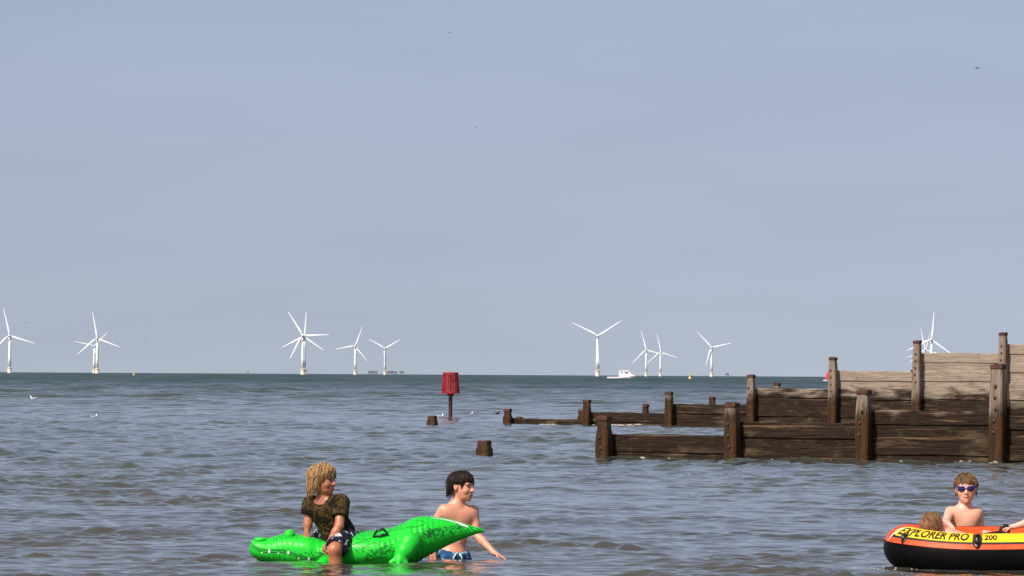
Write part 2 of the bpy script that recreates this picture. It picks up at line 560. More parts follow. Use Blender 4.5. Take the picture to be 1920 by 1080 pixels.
for i, (px, py, ln, ph, lab) in enumerate(TURB):
    t = tproto if i == 0 else copy_tree(tproto)
    hor = 703 + (px - 960) * .0055
    D = F * 60.0 / (hor - py + 1.0)
    Pt = P(px, py, D)
    t.location = (Pt[0], D, 0)
    t.scale = (1, 1, Pt[2] / 60.0)
    t.rotation_euler = (0, 0, R(random.uniform(-8, 8)))
    sc = ln * D / (F * 45.0)
    k = 0
    for ch in t.children:
        if ch.name.startswith('blade'):
            ch.location = (0, -5.2, 60)
            ch.scale = (1, 1, sc)
            ch.rotation_euler = (0, R(90 - ph - 120 * k), 0); k += 1
    tag(t, lab, 'wind turbine', 'offshore wind turbines on the horizon')

# far sea forts on the horizon
FORT = [(690, 708, 'left one of the three grey sea forts on the horizon, left of the small turbine', 12500),
        (725.5, 745, 'longest grey sea fort on the horizon, just right of the small turbine', 12600),
        (748.5, 757.5, 'shortest and rightmost of the three grey sea forts on the horizon', 12700),
        (1360, 1367, 'tiny grey sea fort alone on the horizon right of the last small turbine', 12800)]
for x0, x1, lab, D in FORT:
    xc = (x0 + x1) / 2; wd = (x1 - x0) / F * D
    c = P(xc, 700, D)
    t = empty('sea_fort', (c[0], D, 0))
    m = MB(); nx = max(1, round(wd / 9))
    for k in range(nx):
        xa = -wd / 2 + wd * k / nx
        m.box((xa + .4, -4, 5.0), (xa + wd / nx - .4, 4, 8.8 + (k % 2) * .9), .3)
    m.box((-wd / 2, -2, 4.2), (wd / 2, 2, 4.9))
    m.build('platform', M['grey'], t)
    for k in range(nx):
        for s in (-1, 1):
            q = MB(); xa = -wd / 2 + wd * (k + .5) / nx + s * wd / nx * .3
            q.tube([(xa, 0, -3), (xa - s * .5, 0, 4.2)], .5, 8); q.build('leg', M['grey'], t)
    tag(t, lab, 'sea fort', 'sea forts on the horizon')

# ------------------------------------------------------------------ buoys
def water_point(px, py):
    hor = 703 + (px - 960) * .0055
    D = F * H / max(1.2, py - hor)
    return P(px, py, D)


def cone_buoy(px, py, wpx, hpx, lab, matl, D=None):
    c = water_point(px, py)
    if D: c = P(px, py, D)
    s = c[1] / F
    t = empty('buoy', (c[0], c[1], 0))
    r = wpx * s / 2; h = hpx * s
    m = MB(); m.lathe([(r * .85, -.3 * h), (r, .05 * h), (r * .95, .32 * h), (r * .6, .45 * h)], 16)
    m.build('float', matl, t, smooth=False)
    m = MB()
    m.lathe([(r * .5, .45 * h), (r * .35, .62 * h), (r * .3, .8 * h)], 12)
    m.build('tower', matl, t)
    m = MB(); m.lathe([(r * .1, .8 * h), (r * .42, .84 * h), (r * .42, .98 * h), (r * .1, 1.0 * h)], 12)
    m.build('topmark', matl, t)
    tag(t, lab, 'buoy', 'navigation buoys'); return t


cone_buoy(251, 709, 9, 11, 'small yellow conical buoy left of the doubled wind turbines', M['buoyyellow'])
cone_buoy(1293.5, 714.5, 9, 13, 'small yellow buoy right of the white motor boat', M['buoyyellow'])
cone_buoy(465, 705, 4, 9, 'thin dark red buoy on the horizon left of the doubled wind turbines', M['buoydark'])
cone_buoy(335, 703.5, 3.5, 4, 'tiny dark buoy on the horizon right of the left yellow buoy', M['buoydark'])


def round_float(px, py, rpx, lab, matl):
    c = water_point(px, py); s = c[1] / F; r = rpx * s
    t = empty('mooring_float', (c[0], c[1], 0))
    m = MB(); m.ellipsoid((0, 0, r * .35), (r, r, r * .85), None, 14, 10); m.build('ball', matl, t, smooth=True)
    m = MB(); m.tube([(0, 0, r * 1.1), (0, 0, r * 1.5)], r * .18, 8); m.build('eyelet', matl, t)
    tag(t, lab, 'float', 'mooring floats')


round_float(1206, 713, 4, 'small red mooring float just off the bow of the motor boat', M['buoyred'])
round_float(803, 713, 2.6, 'tiny white mooring float left of the red beacon', M['white'])
round_float(949, 711.5, 2.6, 'tiny white mooring float right of the red beacon', M['white'])

# ------------------------------------------------------------------ motor boat
def motor_boat():
    D = 1080.0
    a = P(1138.5, 714, D); b = P(1192, 714, D); s = D / F
    L = b[0] - a[0]
    t = empty('motor_boat', (a[0], D, 0))
    # hull: stations from stern (x=0) to bow (x=L)
    st = []
    for u in np.linspace(0, 1, 15):
        wdt = 1.05 * (1 - max(0, (u - .45) / .55) ** 2.2) + .02
        sheer = .95 + .28 * u ** 2
        keel = -.25 + (.55 * max(0, (u - .86) / .14) ** 1.5)
        xo = L * u
        st.append((xo, wdt, sheer, keel))
    V = []
    for x, wd, sh, ke in st:
        rk = 0
        for f, zz in ((-1, sh), (-.97, sh - .28), (-.9, sh - .3), (-.82, .15), (-.45, ke * .6), (0, ke), (.45, ke * .6), (.82, .15), (.9, sh - .3), (.97, sh - .28), (1, sh)):
            zz = max(zz, ke)
            V.append((x - (.45 * (1 - (zz - ke) / (sh - ke)) * max(0, (x / L - .75) / .25)), f * wd, zz))
    n = 11; Fc = []
    for i in range(len(st) - 1):
        for k in range(n - 1):
            Fc.append((i * n + k, i * n + k + 1, (i + 1) * n + k + 1, (i + 1) * n + k))
    Fc.append(list(range(n)))
    for i in range(len(st) - 1): Fc.append((i * n, (i + 1) * n, (i + 1) * n + n - 1, i * n + n - 1))
    m = MB(); m.add(V, Fc); hull = m.build('hull', M['boatwhite'], t)
    m = MB()
    for sgn in (-1, 1):
        m.tube([(x, sgn * (wd + .03), sh - .30) for x, wd, sh, ke in st], .035, 6)
    m.build('rubbing_strake', mat_plain('strake_grey', (.45, .42, .40), .5), t)
    def X(px): return (px - 1138.5) * s
    def Zp(py): return (714 - py) * s * 1.10 - .02
    m = MB()
    prof = [(X(1160.5), 1.0), (X(1160.5), Zp(696.6)), (X(1162), Zp(695.6)), (X(1178), Zp(695.4)), (X(1179.5), Zp(696.2)), (X(1184), Zp(702)), (X(1190), Zp(703.6)), (X(1190), 1.1)]
    m.prism(prof, -.72, .72); m.build('cabin', M['boatwhite'], t)
    m = MB(); m.prism([(X(1160), Zp(695.6)), (X(1160.3), Zp(694.7)), (X(1178.5), Zp(694.6)), (X(1179.8), Zp(695.5))], -.82, .82); m.build('cabin_roof', M['boatwhite'], t)
    for poly in ([(1170.8, 700.2), (1170.8, 697.8), (1177.2, 697.8), (1178.8, 700.2)], [(1164.5, 700.2), (1164.5, 697.6), (1167, 697.6), (1167, 700.2)]):
        for y0 in (-.735, .715):
            m = MB(); m.prism([(X(p), Zp(q)) for p, q in poly], y0, y0 + .02); m.build('window', M['glass'], t)
    # outboard motor tilted at the stern
    m = MB()
    m.box((-.78, -.2, .22), (-.12, .2, .80), .1, Matrix.Rotation(R(-14), 4, 'Y'))
    m.tube([(-.3, 0, .4), (-.62, 0, -.15)], .09, 8); m.tube([(-.15, 0, .62), (.06, 0, .72)], .07, 8)
    m.build('outboard_motor', M['black'], t)
    m = MB()
    for sgn in (-1, 1):
        for u in (.80, .88, .95):
            i = int(u * 14); x, wd, sh, ke = st[i]
            m.tube([(x, sgn * wd * .9, sh), (x, sgn * wd * .9, sh + .32)], .018, 5)
        m.tube([(st[i][0], sgn * st[i][1] * .9, st[i][2] + .32) for i in (11, 12, 13, 14)], .018, 5)
    m.build('bow_rail', M['white'], t)
    tag(t, 'white motor boat with small cabin and dark outboard motor, moored near the horizon', 'boat')


motor_boat()


def sail_boat():
    D = 1000.0
    c = P(1560, 719, D); s = D / F
    t = empty('sailing_dinghy', (c[0], D, 0))
    m = MB(); V = []
    st = np.linspace(-1.7, 1.7, 9)
    for x in st:
        wd = .75 * (1 - (abs(x) / 1.72) ** 2.4) + .03
        for f, zz in ((-1, .5), (-.8, .1), (0, -.15), (.8, .1), (1, .5)): V.append((x, f * wd, zz + .04 * abs(x)))
    Fc = []
    for i in range(8):
        for k in range(4): Fc.append((i * 5 + k, i * 5 + k + 1, (i + 1) * 5 + k + 1, (i + 1) * 5 + k))
        Fc.append((i * 5, (i + 1) * 5, (i + 1) * 5 + 4, i * 5 + 4))
    Fc += [list(range(5)), list(range(40, 45))]
    m.add(V, Fc); m.build('hull', M['boatwhite'], t)
    mx = .55
    m = MB(); m.tube([(mx, 0, .2), (mx, 0, 4.9)], .05, 8); m.build('mast', M['white'], t)
    m = MB(); V = []; nz = 10; nx = 6
    for j in range(nz + 1):
        z = .75 + 4.0 * j / nz; wd = 1.9 * (1 - (j / nz) ** 1.15) + .04
        for i in range(nx + 1):
            u = i / nx
            V.append((mx - .06 - wd * u, -.18 * math.sin(PI * u) * (1 - j / nz), z))
    Fc = [(j * (nx + 1) + i, j * (nx + 1) + i + 1, (j + 1) * (nx + 1) + i + 1, (j + 1) * (nx + 1) + i) for j in range(nz) for i in range(nx)]
    m.add(V, Fc); sl = m.build('sail', M['sail'], t, smooth=True)
    md = sl.modifiers.new('thick', 'SOLIDIFY'); md.thickness = .01
    m = MB(); m.tube([(mx, 0, .7), (mx - 1.95, 0, .68)], .035, 6); m.build('boom', M['white'], t)
    tag(t, 'red sailed dinghy with white hull peeping out from behind a groyne post', 'sailing boat')


sail_boat()

# ------------------------------------------------------------------ birds
def make_gull(body_m, wing_m, beak_m, upright=0.0):
    """a swimming bird about 0.42 m long, facing +x"""
    m = MB()
    m.ellipsoid((0, 0, .05), (.19, .085, .075), None, 14, 10)
    m.tube([(-.12, 0, .07), (-.22, 0, .10), (-.30, 0, .12)], [.055, .03, .008], 8)
    m.tube([(.10, 0, .07), (.15, 0, .14), (.16, 0, .20)], [.06, .042, .035], 8)
    m.ellipsoid((.17, 0, .225), (.052, .04, .042), None, 12, 8)
    o = m.build('seabird', body_m, smooth=True)
    for sgn in (-1, 1):
        q = MB()
        q.ellipsoid((-.05, sgn * .062, .085), (.17, .03, .05), None, 12, 8)
        q.build('wing', wing_m, o, smooth=True)
    q = MB(); q.tube([(.21, 0, .222), (.265, 0, .21)], [.014, .003], 6); q.build('beak', beak_m, o)
    return o


def place_bird(o, px, py, wid, yaw, lab, cat='gull', group='seabirds sitting on the water'):
    c = water_point(px, py)
    s = wid * c[1] / F / .50
    o.location = (c[0], c[1], .012); o.scale = (s, s, s); o.rotation_euler = (0, 0, yaw)
    tag(o, lab, cat, group)


g0 = make_gull(M['feather'], M['featherg'], M['beak'])
place_bird(g0, 62, 749, 13, PI * .96, 'white gull with low body swimming far left on the open water')
g = copy_tree(g0); place_bird(g, 177, 784, 13, .3, 'white gull swimming by itself below and right of the far left gull')
g = copy_tree(g0); place_bird(g, 826, 784, 15, .5, 'white gull between the short lone post and the red beacon pole')
g = copy_tree(g0); place_bird(g, 884, 780, 14, 1.2, 'white gull facing away on the water right of the red beacon')
gd = make_gull(M['featherd'], M['featherd'], M['featherd'])
place_bird(gd, 933, 777, 11, .6, 'dark seabird on the water left of the first far groyne post', 'seabird')


def flying_bird(px, py, wpx, lab, ang=.3, D=400):
    c = P(px, py, D); s = wpx * D / F
    m = MB()
    m.tube([(0, -.35 * s, 0), (0, -.1 * s, .01 * s), (0, .2 * s, 0), (0, .42 * s, 0)], [.01 * s, .09 * s, .08 * s, .02 * s], 8)
    o = m.build('flying_bird', M['featherd'], smooth=True)
    for sgn in (-1, 1):
        q = MB(); V = []
        for u, zz, ch in ((0, .02, .22), (.25, .14, .2), (.5, .10, .06)):
            V += [(sgn * u * s, -ch * s / 2, zz * s), (sgn * u * s, ch * s / 2, zz * s), (sgn * u * s, ch * s / 2, (zz + .03) * s), (sgn * u * s, -ch * s / 2, (zz + .03) * s)]
        Fc = [(0, 1, 2, 3), (8, 9, 10, 11)]
        for i in (0, 4):
            for k in range(4): Fc.append((i + k, i + (k + 1) % 4, i + 4 + (k + 1) % 4, i + 4 + k))
        q.add(V, Fc); q.build('wing', M['featherd'], o)
    o.location = c; o.rotation_euler = (0, ang, random.uniform(0, 6))
    tag(o, lab, 'bird', 'birds flying in the sky')


for px, py, wp, lab, an in [
        (843, 61, 5, 'dark flying bird near the top of the sky, left of the photo middle', .3),
        (894, 239, 4.5, 'dark flying bird in the middle of the sky, below the highest bird', -.2),
        (970, 393, 4.5, 'dark flying bird in mid sky straight above the first far groyne post', .2),
        (559, 411, 4.5, 'dark flying bird high above the doubled wind turbines', .1),
        (218, 220, 4, 'dark flying bird alone in the upper left sky', -.3),
        (49, 606, 5, 'dark flying bird just right of the leftmost wind turbine rotor', .3),
        (273, 640, 5, 'dark flying bird low over the sea above the left yellow buoy', -.1),
        (1832, 128, 13, 'dark flying bird with long flat wings in the upper right sky', .10)]:
    flying_bird(px, py, wp, lab, an)

# ------------------------------------------------------------------ red beacon
def beacon():
    c = water_point(844.5, 783); D = c[1]; s = D / F
    t = empty('beacon', (c[0], D, 0))
    zb = P(844, 737, D)[2]; zt = P(844, 698.5, D)[2]
    m = MB(); m.tube([(0, 0, -.6), (0, 0, zt - .05)], 3.6 * s, 14); m.build('pole', M['redpole'], t, smooth=False)
    r1, r0 = 14.2 * s, 17.2 * s
    n = 26; 
    for k in range(n):
        an = 2 * PI * k / n; ca, sa = math.cos(an), math.sin(an)
        V = []
        for r, z in ((r0, zb + .02), (r1, zt - .02)):
            hw = PI * r / n * .58
            for dr, dt in ((0, -1), (0, 1), (-.018, 1), (-.018, -1)):
                V.append(((r + dr) * ca - dt * hw * sa, (r + dr) * sa + dt * hw * ca, z))
        q = MB(); q.add(V, [(0, 1, 2, 3), (4, 7, 6, 5), (0, 4, 5, 1), (1, 5, 6, 2), (2, 6, 7, 3), (3, 7, 4, 0)])
        q.build('slat', M['red'], t)
    m = MB()
    def ring(r, z, hh, th):
        V = []; Fc = []; N = 32
        for k in range(N):
            an = 2 * PI * k / N
            for rr, zz in ((r, z), (r, z + hh), (r - th, z + hh), (r - th, z)): V.append((rr * math.cos(an), rr * math.sin(an), zz))
        for k in range(N):
            for q in range(4): Fc.append((k * 4 + q, k * 4 + (q + 1) % 4, ((k + 1) % N) * 4 + (q + 1) % 4, ((k + 1) % N) * 4 + q))
        m.add(V, Fc)
    ring(r0 + .012, zb - .01, .05, .05); ring(r1 + .008, zt - .04, .045, .05)
    m.lathe([(r1 - .03, zt - .035), (r1 - .03, zt - .01)], 28)
    m.lathe([(r0 - .04, zb + .005), (r0 - .04, zb + .025)], 28)
    m.lathe([(5.5 * s, zb - .09), (7 * s, zb - .01)], 16)
    m.build('cage_rim', M['red'], t)
    tag(t, 'red slatted can topmark on a rusty pole standing in the sea', 'beacon')


beacon()

# ------------------------------------------------------------------ groynes
def post_mesh(w, h, depth, sink=.6):
    """tapered square post with chamfered corners; local origin at water level, front is -y"""
    m = MB()
    V = []; Fc = []
    prof = [(-sink, 1.06), (h * .35, 1.04), (max(h - .42, h * .55), 1.0), (h - .16, .86), (h - .075, .80), (h, .80)]
    for z, k in prof:
        a, b, c = w / 2 * k, depth / 2 * k, .022
        for x, y in ((-a + c, -b), (a - c, -b), (a, -b + c), (a, b - c), (a - c, b), (-a + c, b), (-a, b - c), (-a, -b + c)):
            V.append((x + .006 * math.sin(z * 9 + x * 20), y, z))
    n = 8
    for i in range(len(prof) - 1):
        for k in range(n): Fc.append((i * n + k, i * n + (k + 1) % n, (i + 1) * n + (k + 1) % n, (i + 1) * n + k))
    Fc.append(list(range(n))[::-1]); Fc.append([(len(prof) - 1) * n + k for k in range(n)])
    m.add(V, Fc); return m


def iron_cap(w, h, depth):
    m = MB(); a, b = w / 2 * .90, depth / 2 * .90
    m.box((-a, -b, h - .055), (a, b, h + .012), .012)
    for k in range(3):
        x = a * random.uniform(-.7, .7); m.box((x - .02, -b * .9, h + .012), (x + .03, b * .8, h + .022), .004)
    return m


def add_post(parent, x, y, h, w=.245, d=.24, bolts=3):
    po = post_mesh(w, h, d).build('post', M['post'], parent, loc=(x, y, 0))
    po.rotation_euler = (R(random.uniform(-.6, .6)), R(random.uniform(-.9, .9)), R(random.uniform(-3, 3)))
    iron_cap(w, h, d).build('iron_cap', M['rust'], po)
    for k in range(bolts):
        z = h - .30 - .165 * k
        if z < .05: break
        q = MB(); xo = random.uniform(-.02, .02) - .01
        q.box((xo - .021, -d / 2 * 1.02 - .012, z - .021), (xo + .021, -d / 2 + .02, z + .021), .006, Matrix.Translation((xo, 0, z)) @ Matrix.Rotation(random.uniform(-.5, .5), 4, 'Y') @ Matrix.Translation((-xo, 0, -z)))
        q.tube([(xo, -d / 2 * 1.02 - .028, z), (xo, -d / 2 + .01, z)], .014, 8)
        q.build('bolt', M['rust2'], po)
    return po


def add_plank(parent, x0, x1, z0, z1, y, th, tilt=0.0):
    """a sawn plank with wavering worn edges"""
    m = MB(); n = 14; V = []; Fc = []
    ph = random.uniform(0, 6); tw = random.uniform(-.006, .006)
    for i in range(n + 1):
        u = i / n; x = x0 + (x1 - x0) * u
        wv = .005 * math.sin(9 * u + ph) + .004 * math.sin(23 * u + 2 * ph) + random.uniform(-.002, .002)
        zt = z1 + wv - tilt * u; zb = z0 - tilt * u + .004 * math.sin(7 * u + ph * 1.3)
        yo = y + tw * (u - .5) * 4; c = .012
        for yy, zz in ((yo, zb + c), (yo, zt - c), (yo + c, zt), (yo + th - c, zt), (yo + th, zt - c), (yo + th, zb + c), (yo + th - c, zb), (yo + c, zb)):
            V.append((x, yy, zz))
    k8 = 8
    for i in range(n):
        for k in range(k8): Fc.append((i * k8 + k, i * k8 + (k + 1) % k8, (i + 1) * k8 + (k + 1) % k8, (i + 1) * k8 + k))
    Fc.append(list(range(k8))[::-1]); Fc.append([n * k8 + k for k in range(k8)])
    m.add(V, Fc)
    return m.build('plank', M['plank'], parent)


def groyne(posts, bays, D0, px0, dirv, pw, lab, last_len):
    """posts: (spacing along, height); bays: top height, number of planks per bay"""
    o = P(px0, 800, D0)
    ang = math.atan2(dirv[1], dirv[0])
    g = empty('timber_groyne', (o[0], D0, 0), ang)
    for (u, h) in posts:
        add_post(g, u, -.12, h, pw, pw * .98, 2 + int(h > .75) + int(h > 1.2) * 2)
    us = [u for u, h in posts] + [posts[-1][0] + last_len]
    for (i, top, bot, hs) in bays:
        x0 = us[i] - .10; x1 = us[i + 1] + .10
        z = top; j = 0; tl = random.uniform(.004, .016)
        while z > bot:
            hh = hs * random.uniform(.92, 1.08)
            yy = .004 + .008 * random.random() + .022 * (j % 2)
            e0 = random.uniform(0, .05) if j else 0
            add_plank(g, x0 + e0, x1 - .205 - random.uniform(0, .004), z - hh - .012, z, yy, .075, tl + random.uniform(-.002, .002))
            z -= hh; j += 1
    tag(g, lab, 'groyne', 'timber groynes'); return g


def along(px, D0, px0, dirv):
    """distance along the groyne at which a photo column is met"""
    o = P(px0, 800, D0); d = nrm(dirv)
    t = (px - 960) / F
    return (t * D0 - o[0]) / (d[0] - t * d[1])


def hgt(px, py, u, D0, px0, dirv):
    d = nrm(dirv); D = D0 + d[1] * u
    return P(px, py, D)[2]


# near groyne
ND0, NPX, NDIR = 78.0, 1141.5, (1.85, -.95)
npx = [(1141.5, 781), (1381.5, 757), (1626.5, 733), (1876.5, 685)]
posts = []
for px, py in npx:
    u = along(px, ND0, NPX, NDIR); posts.append((u, hgt(px, py, u, ND0, NPX, NDIR)))
def nb(i, px, py): return hgt(px, py, posts[i][0] + .9, ND0, NPX, NDIR)
near_g = groyne(posts, [(0, nb(0, 1260, 814), -.35, .24), (1, nb(1, 1500, 792), -.35, .225), (2, nb(2, 1750, 770), -.35, .215), (3, nb(3, 1910, 719), -.35, .22)],
       ND0, NPX, NDIR, .205, 'nearer dark wet timber groyne stepping up to the right edge of the photo', 2.1)
# far groyne
FD0, FPX, FDIR = 129.5, 958, (1.93, -1.05)
fpx = [(958, 768), (1105.5, 751), (1260.5, 736), (1414, 704), (1567, 671), (1723.5, 640), (1886, 625)]
fposts = []
for px, py in fpx:
    u = along(px, FD0, FPX, FDIR); fposts.append((u, hgt(px, py, u, FD0, FPX, FDIR)))
def fb(i, px, py): return hgt(px, py, fposts[i][0] + 1.0, FD0, FPX, FDIR)
far_g = groyne(fposts, [(0, fb(0, 1030, 785), -.3, .22), (1, fb(1, 1180, 773), -.3, .24), (2, fb(2, 1340, 758), -.3, .24), (3, fb(3, 1490, 728), -.3, .22),
                (4, fb(4, 1645, 695), -.3, .215), (5, fb(5, 1800, 662), -.3, .22), (6, fb(6, 1908, 645), -.3, .22)],
       FD0, FPX, FDIR, .19, 'farther timber groyne with pale dry upper planks rising to the right', 2.1)
# short land-tie posts on the far side of the far groyne
for px, top in [(1092, 770), (1212.5, 759), (1338, 745), (1459.5, 719), (975, 783)]:
    u = along(px, FD0, FPX, FDIR) + .25
    h = hgt(px, top, u, FD0 + .55, FPX, FDIR)
    add_post(far_g, u - .26 - .25, .48, h, .16, .16, 0)
for px, top in [(1711, 693)]:
    u = along(px, FD0, FPX, FDIR); q = MB(); h = hgt(px, top, u, FD0, FPX, FDIR)
    q.box((u - .05, .02, h - .3), (u + .02, .08, h), .006); q.build('peg', M['rust'], far_g)


def lone_post(px, top, base, wpx, lab):
    c = water_point(px, base); D = c[1]
    h = P(px, top, D)[2]; w_ = wpx * D / F * .86
    m = MB()
    V = []; Fc = []
    prof = [(-.6, 1.12), (.0, 1.08), (h * .45, 1.0), (h * .72, .80), (h - .05, .76), (h, .76)]
    for z, k in prof:
        a = w_ / 2 * k; cc = .022
        for x, y in ((-a + cc, -a), (a - cc, -a), (a, -a + cc), (a, a - cc), (a - cc, a), (-a + cc, a), (-a, a - cc), (-a, -a + cc)): V.append((x, y, z))
    for i in range(len(prof) - 1):
        for k in range(8): Fc.append((i * 8 + k, i * 8 + (k + 1) % 8, (i + 1) * 8 + (k + 1) % 8, (i + 1) * 8 + k))
    Fc.append(list(range(8))[::-1]); Fc.append([40 + k for k in range(8)])
    m.add(V, Fc)
    t = empty('groyne_post', (c[0], D, 0), R(-24))
    po = m.build('post', M['post'], t)
    a = w_ / 2 * .86
    q = MB(); q.box((-a, -a, h - .075), (a, a, h + .01), .014); q.build('iron_cap', M['rust'], t)
    tag(t, lab, 'post', 'lone groyne end posts')


lone_post(810.5, 780, 796.5, 19, 'short dark lone post left of the red beacon')
lone_post(908, 827, 852.5, 29, 'squat dark lone post nearest the boys, left of the near groyne')

# ------------------------------------------------------------------ foam along the timbers
def sea_z(x, y):
    X = np.array([x]); Y = np.array([y]); r = np.hypot(X, Y)
    return float(sea_height(X, Y, r, np.where(r < 62, r * .00085, np.where(r < 134, r * .0012, r * .0017)), r * .00062)[0]) - .012


def foam():
    m = MB(); rg = np.random.default_rng(3)
    def fleck(x, y, a, b):
        hh = .22 * min(a, b); z = sea_z(x, y) + .002; n = 9; V = [(x, y, z + hh)]; rot = rg.uniform(-.3, .3)
        for k in range(n):
            an = 2 * PI * k / n; r = rg.uniform(.6, 1.15); dx, dy = a * r * math.cos(an), b * r * math.sin(an)
            V.append((x + dx * math.cos(rot) - dy * math.sin(rot), y + dx * math.sin(rot) + dy * math.cos(rot), z - .004))
        m.add(V, [(0, 1 + k, 1 + (k + 1) % n) for k in range(n)])
    for o, d, L, n, off in ((P(1141.5, 800, ND0), nrm(NDIR), 8.5, 26, -.35), (P(958, 800, FD0), nrm(FDIR), 12, 26, -.4)):
        for _ in range(n):
            u = rg.uniform(-.2, L); k = off + rg.normal() * .22
            fleck(o[0] + d[0] * u - d[1] * k * 0 + .0, o[1] + d[1] * u + k - .15, rg.uniform(.01, .06), rg.uniform(.02, .08))
    for _ in range(26):
        u = rg.normal(1.15, .22); fleck(P(958, 800, FD0)[0] + d[0] * u, FD0 + d[1] * u - .75 + rg.normal() * .25, rg.uniform(.04, .16), rg.uniform(.05, .2))
    for _ in range(24):
        u = rg.normal(3.0, .35); fleck(P(958, 800, FD0)[0] + d[0] * u, FD0 + d[1] * u - .6 + rg.normal() * .2, rg.uniform(.04, .16), rg.uniform(.05, .2))
    c = P(466, 1043, 34.2)
    for _ in range(16): fleck(c[0] - abs(rg.normal()) * .07, 34.2 + rg.normal() * .15, rg.uniform(.004, .012), rg.uniform(.01, .03))
    c = P(1668, 1058, 33.7)
    for _ in range(14): fleck(c[0] + rg.normal() * .1, 33.3 + rg.normal() * .12, rg.uniform(.004, .012), rg.uniform(.01, .03))
    o = m.build('sea_foam', M['foam'], smooth=True); tag(o, 'thin white flecks of foam along the waterline of the timbers', 'foam', kind='stuff')


foam()

